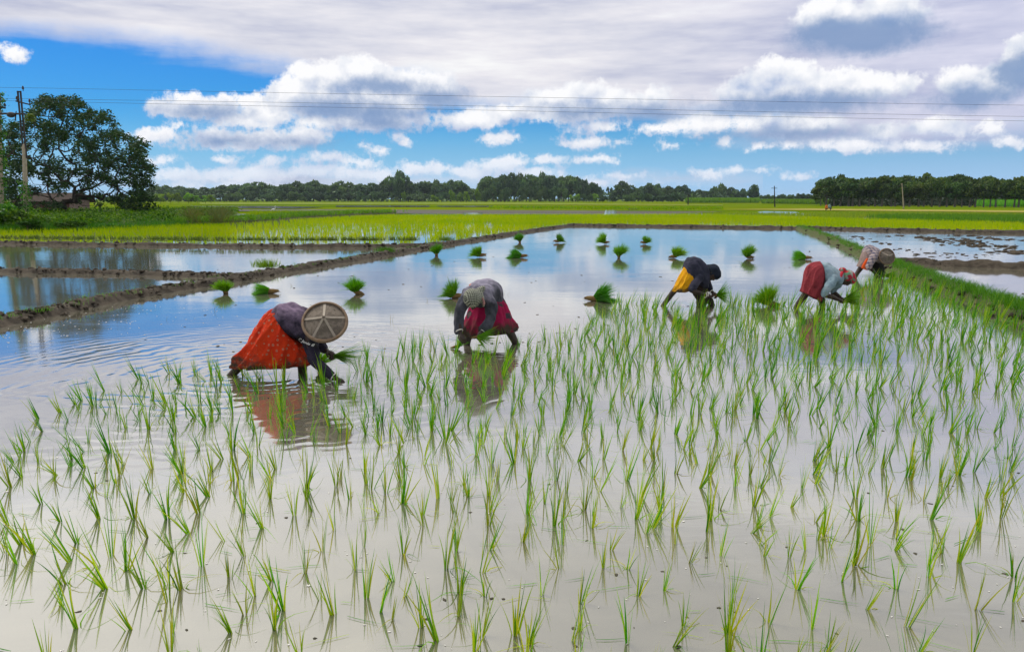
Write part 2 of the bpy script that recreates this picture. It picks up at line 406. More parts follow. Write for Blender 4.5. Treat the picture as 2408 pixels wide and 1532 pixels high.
# muddy paddy water: brown silt under a mirror of the sky, rings round the planters
RINGS = [(G(590, 872), .0021, .20, 4.2), (G(800, 893), .0012, .085, .9), (G(1150, 815), .0010, .10, 1.5), (G(1100, 812), .0009, .08, .8),
         (G(1645, 722), .0012, .13, 1.6), (G(1930, 726), .0012, .13, 1.6), (G(2060, 654), .0010, .12, 1.6)]
def water_mat(name, silt, ripple=1.0, rings=(), ior=1.7):
    m, t, out = new_mat(name)
    pos = nd(t, 'ShaderNodeNewGeometry').outputs['Position']
    st = nd(t, 'ShaderNodeVectorMath', {0: pos, 1: (.55, 1.5, 1)}, operation='MULTIPLY').outputs[0]
    h = mth(t, 'MULTIPLY', tex(t, st, 5.5, 3, .5, .6), .0010 * ripple)
    h = mth(t, 'MULTIPLY_ADD', tex(t, st, 1.1, 2), .0030 * ripple, h)
    patch = nd(t, 'ShaderNodeMapRange', {0: tex(t, st, .22, 2), 1: .42, 2: .62, 3: .25, 4: 1.0}).outputs[0]
    h = mth(t, 'MULTIPLY', h, patch)
    for (c, amp, wl, rad) in rings:
        q = nd(t, 'ShaderNodeVectorMath', {0: pos, 1: tuple(c)}, operation='SUBTRACT').outputs[0]
        r = nd(t, 'ShaderNodeVectorMath', {0: q}, operation='LENGTH').outputs['Value']
        wob = mth(t, 'MULTIPLY_ADD', tex(t, pos, 1.6, 2), wl * 3.0, r)
        s = mth(t, 'SINE', mth(t, 'MULTIPLY', wob, 2 * math.pi / wl))
        fall = nd(t, 'ShaderNodeMapRange', {0: r, 1: .15, 2: rad, 3: amp, 4: 0.0}, interpolation_type='SMOOTHSTEP').outputs[0]
        brk = nd(t, 'ShaderNodeMapRange', {0: tex(t, pos, .9, 2), 1: .38, 2: .62, 3: .15, 4: 1.0}).outputs[0]
        h = mth(t, 'MULTIPLY_ADD', mth(t, 'MULTIPLY', s, brk), fall, h)
    bump = nd(t, 'ShaderNodeBump', {'Height': h, 'Strength': 1.0, 'Distance': 1.0}).outputs[0]
    mud = ramp(t, tex(t, pos, 1.1, 6, .62, 1.4), [(.30, tuple(x * .72 for x in silt)), (.5, silt), (.70, tuple(x * 1.25 for x in silt))])
    fc = nd(t, 'ShaderNodeLayerWeight', {'Blend': .5, 'Normal': bump}).outputs['Facing']
    fr = mth(t, 'MULTIPLY_ADD', mth(t, 'POWER', fc, ior), .82, .07)
    df = nd(t, 'ShaderNodeBsdfDiffuse', {'Color': mud, 'Normal': bump})
    gl = nd(t, 'ShaderNodeBsdfGlossy', {'Color': (.97, .97, .96, 1), 'Roughness': .06, 'Normal': bump})
    b = nd(t, 'ShaderNodeMixShader', {0: fr, 1: df.outputs[0], 2: gl.outputs[0]})
    t.links.new(b.outputs[0], out.inputs[0]); return m
paddy = water_mat('silty_paddy_water', (.150, .140, .100), rings=RINGS, ior=1.65)
V = np.array([[-75, -8, 0], [75, -8, 0], [75, 96, 0], [-75, 96, 0]], float)
tag(obj('water', V, [[0, 1, 2, 3]], paddy), kind='structure')
far_water = water_mat('far_paddy_water', (.16, .13, .09), .6)
mud_mat = surf('wet_mud', [(.035, .034, .022), (.06, .054, .036), (.10, .085, .06)], scale=.25, rough=.8, spec=.3, space='Position', stretch=(.3, 1.6, 1))
# far strips of mud and open water between the fields
sheet('mud_field', [(545, 492.5), (760, 492), (1160, 494), (1700, 497), (1660, 501), (1560, 504), (1180, 504), (920, 501), (880, 497), (640, 497), (545, 496)], .012, mud_mat)
for pl in ([(430, 484), (640, 484), (760, 487), (690, 490), (500, 489)], [(790, 483), (1010, 483), (1010, 486), (790, 486)], [(1025, 483.5), (1160, 483.5), (1160, 486), (1040, 486)],
           [(1090, 500), (1135, 500), (1135, 506), (1085, 506)], [(1424, 494), (1450, 494), (1450, 506), (1420, 506)], [(1474, 489), (1503, 489), (1502, 491.5), (1476, 491.5)],
           [(1780, 498), (1800, 496.5), (1870, 498), (1893, 502), (1850, 504), (1790, 503)], [(2352, 510), (2370, 510), (2368, 512.5), (2354, 512.5)], [(1190, 484.5), (1330, 485), (1320, 487), (1190, 486.5)]):
    sheet('water', pl, .02, far_water)
pale_stub = surf('straw_stubble', [(.24, .20, .04), (.30, .26, .05), (.20, .21, .025)], scale=.15, rough=.95, spec=.1, space='Position', stretch=(.3, 2, 1))
sheet('field', [(1700, 492), (2408, 499), (2600, 503), (2600, 497), (2408, 495), (1900, 490)], .010, pale_stub)
sheet('field', [(470, 476), (1180, 476), (1700, 481), (1700, 483), (1180, 480), (470, 480)], .010,
      surf('bright_far_rice', [(.085, .16, .005), (.17, .21, .008), (.12, .19, .006)], scale=.05, rough=.95, spec=.1, space='Position', stretch=(.3, 1.5, 1)))
# ---------------------------------------------------------------- earth bunds
bund_mat = surf('clod_earth', [(.020, .016, .011), (.043, .034, .024), (.078, .063, .046), (.034, .027, .019)], scale=4, rough=.9, bump=.02, bscale=16, space='Position', spec=.25)
green_bund_mat = surf('mossy_earth', [(.05, .055, .022), (.085, .085, .04), (.05, .085, .015), (.11, .095, .06)], scale=2.2, rough=.95, bump=.02, bscale=14, space='Position', spec=.15)
def bund(pts, width, height, mat, step=.16, rough=.05, clod=.25):
    g = np.array([G(u, v) for u, v in pts])
    q = crom(g, 24); seg = np.linalg.norm(np.diff(q, axis=0), axis=1); s = np.concatenate([[0], np.cumsum(seg)])
    n = max(8, int(s[-1] / step)); ss = np.linspace(0, s[-1], n)
    c = np.column_stack([np.interp(ss, s, q[:, i]) for i in range(3)])
    T = np.gradient(c, axis=0); T /= np.linalg.norm(T, axis=1)[:, None]; N = np.column_stack([-T[:, 1], T[:, 0], np.zeros(n)])
    prof = [(-1.35, -.12), (-1.0, .03), (-.78, .42), (-.5, .82), (-.22, .98), (0, 1.02), (.22, .97), (.5, .8), (.78, .42), (1.0, .03), (1.35, -.12)]
    V = []
    for i in range(n):
        wv = 1 + .28 * noise.noise((ss[i] * .45, 3.1, width)); hv = 1 + .25 * noise.noise((ss[i] * .7, 9.2, height))
        for (a, b) in prof:
            p = c[i] + N[i] * a * width * .5 * wv + np.array([0, 0, b * height * hv])
            k = noise.noise(tuple(p / clod)) + .6 * noise.noise(tuple(p / (clod * .45))) + .3 * noise.noise(tuple(p / (clod * .2)))
            am = rough * (1.0 if b > .2 else .5)
            p = p + np.array([N[i][0] * k * am * .7, N[i][1] * k * am * .7, k * am])
            V.append(p)
    k = len(prof); Fc = [[i * k + j, i * k + j + 1, (i + 1) * k + j + 1, (i + 1) * k + j] for i in range(n - 1) for j in range(k - 1)]
    return tag(obj('earth_bund', V, Fc, mat, smooth=True), kind='structure')
MAIN = [(-900, 1010), (-260, 830), (0, 762), (110, 741), (260, 708), (400, 684), (540, 662), (640, 644), (780, 621), (950, 592), (1060, 574), (1180, 555), (1270, 541), (1345, 531)]
bund(MAIN, .38, .125, bund_mat, .10, .034, .2)
bund([(-900, 615), (-300, 628), (0, 639), (150, 642), (300, 645), (450, 650), (545, 654), (600, 652)], .34, .10, bund_mat, .12, .034, .2)
bund([(-900, 566), (-300, 570), (0, 573), (200, 576), (550, 580), (800, 581), (985, 580), (1050, 576)], .36, .11, bund_mat, .2, .05)
bund([(1335, 531), (1500, 533), (1880, 538), (2100, 543), (2408, 549), (2700, 553), (3300, 562)], .45, .15, bund_mat, .25, .05)
RIGHTB = [(1878, 537), (1945, 561), (2015, 592), (2075, 622), (2130, 645), (2230, 682), (2330, 718), (2420, 752), (2560, 806), (3000, 972), (3700, 1238)]
bund(RIGHTB, .50, .17, green_bund_mat, .12, .05)
bund([(2085, 618), (2160, 622), (2280, 627), (2408, 633), (2700, 645), (3200, 665)], .36, .17, bund_mat, .12, .06)
bund([(430, 532), (600, 525), (700, 516), (803, 510), (920, 505)], 1.6, .45, green_bund_mat, .5, .1, .8)
# wet mud shelf along the water side of the main bund
shelf = surf('silt_shelf', [(.17, .135, .09), (.24, .19, .125)], scale=3, rough=.35, bump=.004, space='Position', spec=.5)
# ploughed clods standing in the flooded field beyond the grassy bund
def lumps(name, centres, size, mat, zs=.45, label=None):
    bV, bF = ball((0, 0, 0), 1, 8, 5); bF3 = [f for f in bF]
    Vs, Fs, b = [], [], 0
    for c, s in zip(centres, size):
        v = bV * s * np.array([1 + rng.random() * .8, 1, zs]) * (1 + .5 * rng.normal(size=(len(bV), 1)) * .5)
        a = rng.random() * 6.28; R = np.array([[math.cos(a), -math.sin(a), 0], [math.sin(a), math.cos(a), 0], [0, 0, 1]])
        Vs.append(v @ R.T + c); Fs += [[i + b for i in f] for f in bF3]; b += len(bV)
    return tag(obj(name, np.vstack(Vs), Fs, mat, smooth=True), label, kind='stuff')
pts, sz = [], []
def line_of(p, q, n, jit, s0, s1):
    a, b = G(*p), G(*q)
    for i in range(n):
        t = rng.random(); c = a + (b - a) * t + np.array([rng.normal() * jit, rng.normal() * jit * 1.2, 0])
        c[2] = rng.normal() * .01; 
        if rng.random() < .42: pts.append(c); sz.append(.5 * (s0 + (s1 - s0) * rng.random() ** 2))
line_of((1990, 555), (2080, 572), 60, .35, .05, .22); line_of((2160, 556), (2300, 580), 230, .45, .08, .3); line_of((2270, 563), (2420, 600), 260, .4, .07, .28)
line_of((2250, 553), (2420, 568), 160, .4, .08, .3); line_of((2120, 585), (2180, 595), 40, .4, .05, .16); line_of((2130, 597), (2200, 604), 36, .35, .05, .18)
line_of((2230, 594), (2310, 606), 60, .35, .05, .18); line_of((2020, 548), (2400, 600), 90, 2.5, .03, .10); line_of((2150, 640), (2390, 700), 40, .6, .02, .06)
line_of((2300, 680), (2420, 730), 30, .3, .03, .09)
lumps('mud_clods', pts, sz, bund_mat, .3, 'dark wet clods left by ploughing in the flooded field beyond the grassy bund')
# flecks on the water: foam and bits of straw and mud
fl, fs = [], []
for _ in range(420):
    u, v = rng.uniform(0, 560), rng.uniform(690, 830)
    if v < 762 - u * .19 + 8 or rng.random() < (v - (765 - u * .19)) / 110: continue
    c = G(u, v, .002); fl.append(c); fs.append(rng.uniform(.004, .010))
for _ in range(230):
    u, v = rng.uniform(0, 2408), 820 + 712 * rng.random() ** .8
    c = G(u, v, .002); fl.append(c); fs.append(rng.uniform(.0016, .0045) * (1 + (rng.random() < .06) * 1.3))
foam_mat = surf('pale_foam', [(.62, .60, .55), (.78, .76, .72)], scale=40, rough=.5)
lumps('foam_flecks', fl, fs, foam_mat, .22, 'small pale foam flecks floating on the muddy water')
dl, ds = [], []
for _ in range(150):
    u, v = rng.uniform(300, 2050), rng.uniform(548, 830); c = G(u, v, .0); dl.append(c); ds.append(rng.uniform(.008, .024))
for _ in range(60):
    u, v = rng.uniform(0, 2408), rng.uniform(830, 1530); dl.append(G(u, v, .0)); ds.append(rng.uniform(.003, .010))
# clods heaped on the bunds
cl, cz = [], []
def clods_on(pts_, n, half, z, s0, s1):
    g = crom(np.array([G(u, v) for u, v in pts_]), 20); t = rng.uniform(0, len(g) - 1.001, n); i = t.astype(int)
    c = g[i] + (g[i + 1] - g[i]) * (t - i)[:, None]; T = g[i + 1] - g[i]; T /= np.linalg.norm(T, axis=1)[:, None]
    o = rng.normal(size=n) * half * .5
    c = c + np.column_stack([-T[:, 1], T[:, 0], np.zeros(n)]) * o[:, None]; c[:, 2] = np.maximum(.0, z * (1 - (o / half) ** 2)) + .01
    for q in c: cl.append(q); cz.append(s0 + (s1 - s0) * rng.random() ** 2.5)
clods_on(MAIN, 900, .25, .115, .012, .05); clods_on([(-300, 628), (0, 639), (150, 642), (300, 645), (450, 650), (545, 654), (600, 652)], 360, .22, .095, .012, .045)
clods_on([(-300, 570), (0, 573), (200, 576), (550, 580), (800, 581), (985, 580), (1050, 576)], 200, .24, .11, .02, .06); clods_on([(1335, 531), (1500, 533), (1880, 538), (2100, 543), (2408, 549)], 160, .28, .14, .03, .07)
clods_on([(2085, 618), (2160, 622), (2280, 627), (2408, 633), (2700, 645)], 200, .16, .12, .02, .06); clods_on(RIGHTB, 300, .34, .13, .015, .06)
lumps('bund_clods', cl, cz, bund_mat, .75, 'crumbly dried clods heaped along the earth bunds')
lumps('floating_debris', dl, ds, mud_mat, .35, 'specks of dark mud and straw floating on the water')
# ---------------------------------------------------------------- rice
rice_mat = leafy('rice_leaf', [(.026, .135, .001), (.06, .24, .001), (.13, .35, .002), (.26, .44, .003), (.38, .40, .02)], trans=.38, rough=.5, spec=.22)
deep_mat = leafy('seedbed_leaf', [(.04, .17, .003), (.075, .26, .004), (.12, .34, .005)], trans=.35, rough=.45)
gold_mat = leafy('yellow_green_rice', [(.17, .30, .001), (.25, .36, .001), (.32, .39, .002), (.15, .29, .002)], trans=.4, rough=.7, patch=(.72, .9, .8), patch_scale=.12, spec=.03)
dry_mat = leafy('straw_leaf', [(.30, .24, .07), (.40, .30, .08), (.2, .2, .04)], trans=.3, rough=.7)
def clump(n, h, spread, tilt0=0):
    a = rng.uniform(0, 2 * math.pi, n)
    base = np.column_stack([np.cos(a), np.sin(a), np.zeros(n)]) * rng.uniform(0, .012, n)[:, None] + np.array([0, 0, -.03])
    sp_ = np.abs(rng.normal(0, spread, n))
    d = np.column_stack([np.cos(a) * np.sin(sp_), np.sin(a) * np.sin(sp_), np.cos(sp_)])
    L = h * rng.uniform(.55, 1.08, n) + .03
    bend = np.column_stack([np.cos(a) * .12, np.sin(a) * .12, -np.ones(n) * .06]) * rng.uniform(0, 1.6, n)[:, None]
    br = rng.random(n) < .13                                          # a few blades bent over on the water
    bend[br] = np.column_stack([np.cos(a[br]) * .9, np.sin(a[br]) * .9, -np.ones(br.sum()) * .85])
    return blades(base, d, L, rng.uniform(.0066, .0122, n), bend, 5)
PROTO = []
for i in range(14):
    PROTO.append(clump(int(rng.integers(6, 14)), rng.uniform(.20, .28), rng.uniform(.06, .16)))
PROTO_ME = [raw_mesh('rice_seedling', V, Fc) for V, Fc in PROTO]
for me in PROTO_ME: me.materials.append(rice_mat)
PLANTED = [(-90, 1030), (0, 1002), (110, 968), (240, 915), (330, 886), (420, 872), (520, 872), (640, 884), (800, 884), (830, 845), (930, 822), (1000, 806), (1080, 822), (1160, 830),
           (1230, 806), (1340, 790), (1400, 745), (1440, 716), (1500, 708), (1560, 722), (1640, 724), (1720, 700), (1790, 716), (1870, 712), (1935, 722), (1990, 690), (2030, 664), (2075, 652), (2118, 648),
           (2230, 690), (2330, 727), (2420, 760), (2540, 808), (2990, 978), (3650, 1228), (3900, 1640), (-600, 1640), (-400, 1110)]
cand = []
y = 2.35
row = 0
while y < 21:
    sp_x = .20
    xs = np.arange(-7, 13, sp_x)
    for x in xs:
        # planting lines run slightly askew, nobody measures them
        px = x + .10 * math.sin(row * 1.7) + .05 * row % sp_x + rng.normal() * .035
        py = y + .09 * math.sin(x * 1.3 + row) + rng.normal() * .045
        u, v = proj((px, py, 0))
        if -420 < u < 3700 and 600 < v < 1640 and inside(PLANTED, u, v):
            if rng.random() < (.24 if u < 950 else .13): continue
            cand.append((px, py, u, v))
    y += .215 if y < 8 else .23; row += 1
feet = [G(540, 886), G(715, 876), G(800, 893), G(1095, 816), G(1214, 810), G(1565, 713), G(1650, 722), G(1872, 722), G(1935, 724), G(1790, 712)]
cand = [c for c in cand if min(math.hypot(c[0] - f[0], c[1] - f[1]) for f in feet) > .09]
cand.sort(key=lambda c: math.hypot(c[0], c[1]))
def seed_matrix(px, py, u):
    lean = np.interp(u, [0, 400, 800, 1300, 2408], [-.36, -.26, -.04, .14, .24]) + rng.normal() * .15
    fwd = rng.normal() * .12
    s = rng.uniform(.66, 1.16) * np.interp(py, [3, 8, 15], [1.0, 1.06, 1.25])
    return Matrix.Translation((px, py, 0)) @ Matrix.Rotation(lean, 4, 'Y') @ Matrix.Rotation(fwd, 4, 'X') @ Matrix.Rotation(rng.uniform(0, 6.28), 4, 'Z') @ Matrix.Diagonal((s, s, s, 1)), lean, s
def seed_label(px, py, u, v, lean, s):
    if u < 850: where = 'in the water below the orange skirted planter'
    elif u < 1420: where = 'in the water below the magenta skirted planter'
    elif u < 1830: where = 'in the water below the yellow skirted planter'
    else: where = 'in the water below the maroon skirted planter'
    how = 'leaning left' if lean < -.22 else ('leaning right' if lean > .22 else 'standing nearly upright')
    big = 'sparse' if s < .92 else ('tall' if s > 1.12 else 'green')
    return f'{big} rice seedling {how} {where}'
N_ONE = 298
stuffV, stuffF, sb = [], [], 0
seen_ = [c for c in cand if -20 < c[2] < 2430 and c[3] < 1600]; one_ = set(seen_[:298])
inview = seen_[:298] + [c for c in cand if c not in one_]
for i, (px, py, u, v) in enumerate(inview):
    M, lean, s = seed_matrix(px, py, u)
    k = int(rng.integers(len(PROTO)))
    if i < N_ONE:
        o = bpy.data.objects.new('rice_seedling', PROTO_ME[k]); COL.objects.link(o); o.matrix_world = M
        tag(o, seed_label(px, py, u, v, lean, s), 'rice plant', 'rice seedlings planted in the near water')
    else:
        V, Fc = PROTO[k]; Mn = np.array(M)
        stuffV.append(V @ Mn[:3, :3].T + Mn[:3, 3]); stuffF.append(Fc + sb); sb += len(V)
tag(obj('planted_rice', np.vstack(stuffV), np.vstack(stuffF), rice_mat), 'rows of young rice seedlings farther out in the flooded field', 'rice', kind='stuff')
print('seedlings', len(inview))
# ---- fields of standing rice, blade by blade
def rice_cover(name, poly, step, h, mat, label, per=4, w=.02, cat='rice', rowgap=None, jit=.5, z0=-.02, nseg=2, water_gap=None):
    g = np.array([G(u, v) for u, v in poly]); x0, y0 = g[:, 0].min(), g[:, 1].min(); x1, y1 = g[:, 0].max(), g[:, 1].max()
    xs, ys = np.meshgrid(np.arange(x0, x1, rowgap or step), np.arange(y0, y1, step))
    c = np.column_stack([xs.ravel(), ys.ravel()]) + rng.normal(size=(xs.size, 2)) * step * jit * .5
    u, v = proj(np.column_stack([c, np.zeros(len(c))]))
    ok = inside(poly, u, v)
    if water_gap is not None: ok &= water_gap(c, u, v)
    c = c[ok]
    c = np.repeat(c, per, axis=0); n = len(c)
    a = rng.uniform(0, 6.28, n); s_ = np.abs(rng.normal(0, .22, n))
    base = np.column_stack([c + rng.normal(size=(n, 2)) * .02, np.full(n, z0)])
    d = np.column_stack([np.cos(a) * np.sin(s_), np.sin(a) * np.sin(s_), np.cos(s_)])
    L = h * rng.uniform(.6, 1.1, n)
    bend = np.column_stack([np.cos(a) * .15, np.sin(a) * .15, -np.full(n, .08)])
    side = np.column_stack([np.ones(n), rng.normal(size=n) * .6, np.zeros(n)])
    V, Fc = blades(base, d, L, rng.uniform(.7, 1.3, n) * w, bend, nseg, side)
    return tag(obj(name, V, Fc, mat), label, cat, kind='stuff')
def gaps(c, u, v):
    # open water shows in lanes through the thin middle of the field
    f = np.array([noise.noise((x * .16, y * .05, 1.7)) for x, y in c])
    lane = (np.floor(c[:, 0] / .62 + .35 * np.sin(c[:, 1] * .35)) % 2) == 0
    thin = ((u > 540) & (u < 1180) & (v > 522)) | ((u > 1640) & (u < 1830) & (v > 520) & (v < 533))
    edge = (v > 559) & (u < 560)
    r = rng.random(len(c))
    keep = np.where(thin, np.where(lane, r < .8, (f < -.2) & (r < .35)), r < .92)
    return np.where(edge, r < .55, keep)
MID = [(-60, 549), (200, 543), (430, 532), (600, 527), (800, 513), (920, 508), (1000, 508), (1660, 507), (2000, 517), (2470, 530), (2470, 545), (2200, 540), (1880, 533), (1600, 530), (1330, 526), (1250, 537), (1130, 556), (1040, 569), (985, 574), (550, 573), (200, 569), (-60, 565)]
rice_cover('rice_field', MID, .30, .36, gold_mat, 'yellow green rice standing in water behind the far mud bund', per=4, w=.030, water_gap=gaps)
sheet('field', [(-60, 560), (-60, 549), (430, 532), (540, 527), (540, 566), (300, 566)], .008, surf('rice_floor', [(.05, .07, .008), (.09, .11, .012)], scale=.8, rough=.9, spec=.2, space='Position'))
rice_cover('rice_field', [(560, 523), (590, 499), (900, 499), (920, 504), (800, 508), (690, 514)], .5, .42, gold_mat, 'yellow green rice field between the grassy bund and the mud', per=4, w=.05)
rice_cover('seedbed', [(2035, 511), (2120, 509), (2500, 512), (2500, 527), (2300, 523), (2120, 518)], .4, .5, deep_mat, 'bright green raised nursery bed of rice seedlings beyond the ploughed field', per=5, w=.05)
rice_cover('rice_field', [(1560, 507), (1680, 503), (1790, 504), (1890, 504), (2040, 500), (2500, 507), (2500, 512), (2035, 510), (2000, 516), (1660, 507)], .55, .42, leafy('mid_green_rice', [(.14, .26, .006), (.22, .32, .008), (.3, .36, .01)], trans=.4), 'mid green rice in front of the far wood', per=4, w=.055)
rice_cover('rice_field', [(1150, 487), (1700, 488), (1700, 494), (1150, 491)], 1.2, .5, gold_mat, 'thin strip of yellow rice behind the dark mud field', per=4, w=.12)
rice_cover('rice_field', [(200, 491), (560, 490), (560, 496), (430, 499), (200, 502)], .8, .5, gold_mat, 'pale yellow rice glimpsed under the big tree', per=4, w=.09)
# ---- sugar cane blocks
cane_mat = leafy('sugarcane_leaf', [(.10, .30, .02), (.16, .38, .03), (.07, .22, .015)], trans=.4)
def cane(poly, h, label):
    return rice_cover('sugarcane_field', poly, .8, h, cane_mat, label, per=4, w=.22, cat='sugarcane', jit=.9, nseg=3)
cane([(1612, 477), (1785, 477), (1782, 474.5), (1622, 474.5)], 2.4, 'bright green sugarcane block beside the lone round tree')
cane([(1792, 478.5), (1880, 479.5), (1985, 482), (1975, 479.5), (1880, 476.5), (1790, 476)], 1.8, 'low sugarcane strip running towards the far wood')
cane([(2292, 485), (2520, 488), (2520, 484), (2300, 482)], 1.8, 'sugarcane strip in front of the far end of the wood')
# ---- grass on the bunds
def tufts(name, pts, h, mat, label, per=14, w=.01, spread=.35, kind='stuff', cat='grass'):
    c = np.repeat(np.asarray(pts), per, axis=0); n = len(c)
    c = c + np.column_stack([rng.normal(size=(n, 2)) * .05, np.zeros(n)])
    a = rng.uniform(0, 6.28, n); s_ = np.abs(rng.normal(0, spread, n))
    d = np.column_stack([np.cos(a) * np.sin(s_), np.sin(a) * np.sin(s_), np.cos(s_)])
    V, Fc = blades(c, d, h * rng.uniform(.5, 1.1, n), w * rng.uniform(.7, 1.3, n), np.column_stack([np.cos(a) * .2, np.sin(a) * .2, -np.full(n, .15)]), 3)
    return tag(obj(name, V, Fc, mat), label, cat, kind=kind)
def along(pts, n, jit, z):
    g = crom(np.array([G(u, v) for u, v in pts]), 20); t = rng.uniform(0, len(g) - 1.001, n); i = t.astype(int)
    c = g[i] + (g[i + 1] - g[i]) * (t - i)[:, None]
    c[:, :2] += rng.normal(size=(n, 2)) * jit; c[:, 2] = z; return c
grass_mat = leafy('bund_grass_leaf', [(.032, .15, .002), (.065, .23, .003), (.11, .30, .004)], trans=.35)
tufts('bund_grass', np.vstack([along(RIGHTB, 900, .10, .12), along(RIGHTB[3:], 200, .12, .10)]), .22, grass_mat, 'green grass covering the earth bund beside the planted rows', per=13, w=.009)
for (u, v, hh, lab) in ((628, 636, .28, 'bright green grass tuft on the mud bund above the seedling bundles'), (905, 598, .22, 'small green grass tuft on the mud bund near the thin rice'), (1050, 571, .26, 'grass tuft where the two mud bunds meet')):
    g0 = G(u, v); c = np.array([[g0[0] + rng.normal() * .14, g0[1] + rng.normal() * .08, .08] for _ in range(30)])
    tufts('grass_tuft', c, hh, leafy('tuft_leaf', [(.07, .19, .008), (.12, .26, .01)], trans=.4), lab, per=12, w=.012, kind=None)
mp = along(MAIN[1:], 150, .12, .10); tufts('bund_grass', mp, .10, grass_mat, 'sparse weeds on the crumbly mud bund', per=8, w=.007)
tufts('bund_grass', along([(-60, 571), (550, 577), (985, 577)], 420, .12, .18), .22, leafy('edge_grass', [(.05, .10, .01), (.12, .16, .015)], trans=.3), 'short dark grass along the bund edge behind the still water', per=6, w=.03)
# stray stalks standing in open water
st = np.array([G(rng.uniform(300, 1900), rng.uniform(545, 800), -.02) for _ in range(46)])
tufts('stray_stalks', st, .16, leafy('old_stalk', [(.10, .12, .03), (.2, .18, .08)], trans=.2), 'a few stray stalks poking out of the open water', per=2, w=.006)
# floating cut blades
n = 150; b0 = np.array([G(rng.uniform(0, 2408), rng.uniform(880, 1530), .006) for _ in range(n)]); a = rng.uniform(-.5, .5, n) + (rng.random(n) < .5) * math.pi
V, Fc = blades(b0, np.column_stack([np.cos(a), np.sin(a), np.zeros(n)]), rng.uniform(.06, .24, n), rng.uniform(.004, .008, n), np.column_stack([np.zeros(n), rng.normal(size=n) * .15, np.zeros(n)]), 4, side=np.column_stack([-np.sin(a), np.cos(a), np.zeros(n)]))
tag(obj('floating_blades', V, Fc, rice_mat), 'loose rice blades floating between the planted rows', 'grass', kind='stuff')
# ---------------------------------------------------------------- bundles of seedlings
root_mat = surf('root_ball_mud', [(.09, .055, .025), (.20, .125, .045), (.13, .10, .03)], scale=22, rough=.85, bump=.008, space='Object')
def bundle(neck, d, L, spread, root_dir, label, n=420, droop=.42, root_L=.12, group='seedling bundles set out in the water', name='seedling_bundle', w=.008, rr=.05, base_z=None):
    neck = np.asarray(neck, float); d = unit(d); root_dir = unit(root_dir)
    loc = neck.copy(); loc[2] = 0 if base_z is None else base_z
    root = empty(name, loc); tag(root, label, 'seedling bundle', group)
    a = rng.uniform(0, 6.28, n); r = np.sqrt(rng.random(n))
    s1 = unit(np.cross(d, [0.3, 1, .1])); s2 = np.cross(d, s1)
    off = (np.cos(a) * r)[:, None] * s1 + (np.sin(a) * r)[:, None] * s2
    base = neck + off * rr * .75
    skew_ = s1 * rng.normal() * .16 + s2 * rng.normal() * .16
    dd = d + off * spread * (1 + .35 * np.sin(a * 2 + rng.random() * 6))[:, None] + skew_ + rng.normal(size=(n, 3)) * .10; dd /= np.linalg.norm(dd, axis=1)[:, None]
    bend = off * .30 + np.array([0, 0, -1]) * (droop * (r ** 2) * rng.uniform(.5, 1.3, n) + .06 * rng.random(n))[:, None]
    st_ = rng.random(n) < .10; bend[st_] += off[st_] * .45 + np.array([0, 0, -.45])
    Ls = L * rng.uniform(.58, 1.08, n) * (1 - .10 * r) * (1 + .14 * np.sin(a + rng.random() * 6))
    tip = base + Ls[:, None] * (dd + bend)
    low = tip[:, 2] < .012; bend[low, 2] += (.012 - tip[low, 2]) / Ls[low]
    V, Fc = blades(base, dd, Ls, w * rng.uniform(.7, 1.3, n), bend, 4)
    obj('leaves', V, Fc, deep_mat if rng.random() < .5 else bundle_mat, root)
    e = neck + root_dir * root_L; e[2] = max(e[2], -.01)
    tv = tube([neck + d * L * .16, neck, neck + (e - neck) * .55, e], [rr * .6, rr * .56, rr * .52, rr * .28], 10, 3)
    vv = np.array([p + (p - neck) / max(.02, np.linalg.norm(p - neck)) * (.012 * noise.noise(tuple(p * 34)) + .009 * noise.noise(tuple(p * 80))) for p in tv[0]])
    m = 110; q = rng.random(m)[:, None]; ax = neck + (e - neck) * q
    rb = rng.normal(size=(m, 3)) * rr * .22; rd_ = (e - neck) / max(.01, np.linalg.norm(e - neck)) + rng.normal(size=(m, 3)) * .35 + np.array([0, 0, -.25]); rd_ /= np.linalg.norm(rd_, axis=1)[:, None]
    RV, RF = blades(ax + rb, rd_, rng.uniform(.4, 1.0, m) * rr * .9, np.full(m, w * .55), np.tile([0, 0, -.25], (m, 1)), 2)
    V_, F_ = merge([(vv, tv[1]), (RV, RF.tolist())])
    obj('root_ball', V_, F_, root_mat, root, smooth=True)
    return root
bundle_mat = leafy('bundle_leaf', [(.06, .22, .003), (.10, .31, .004), (.17, .40, .005)], trans=.35, rough=.45)
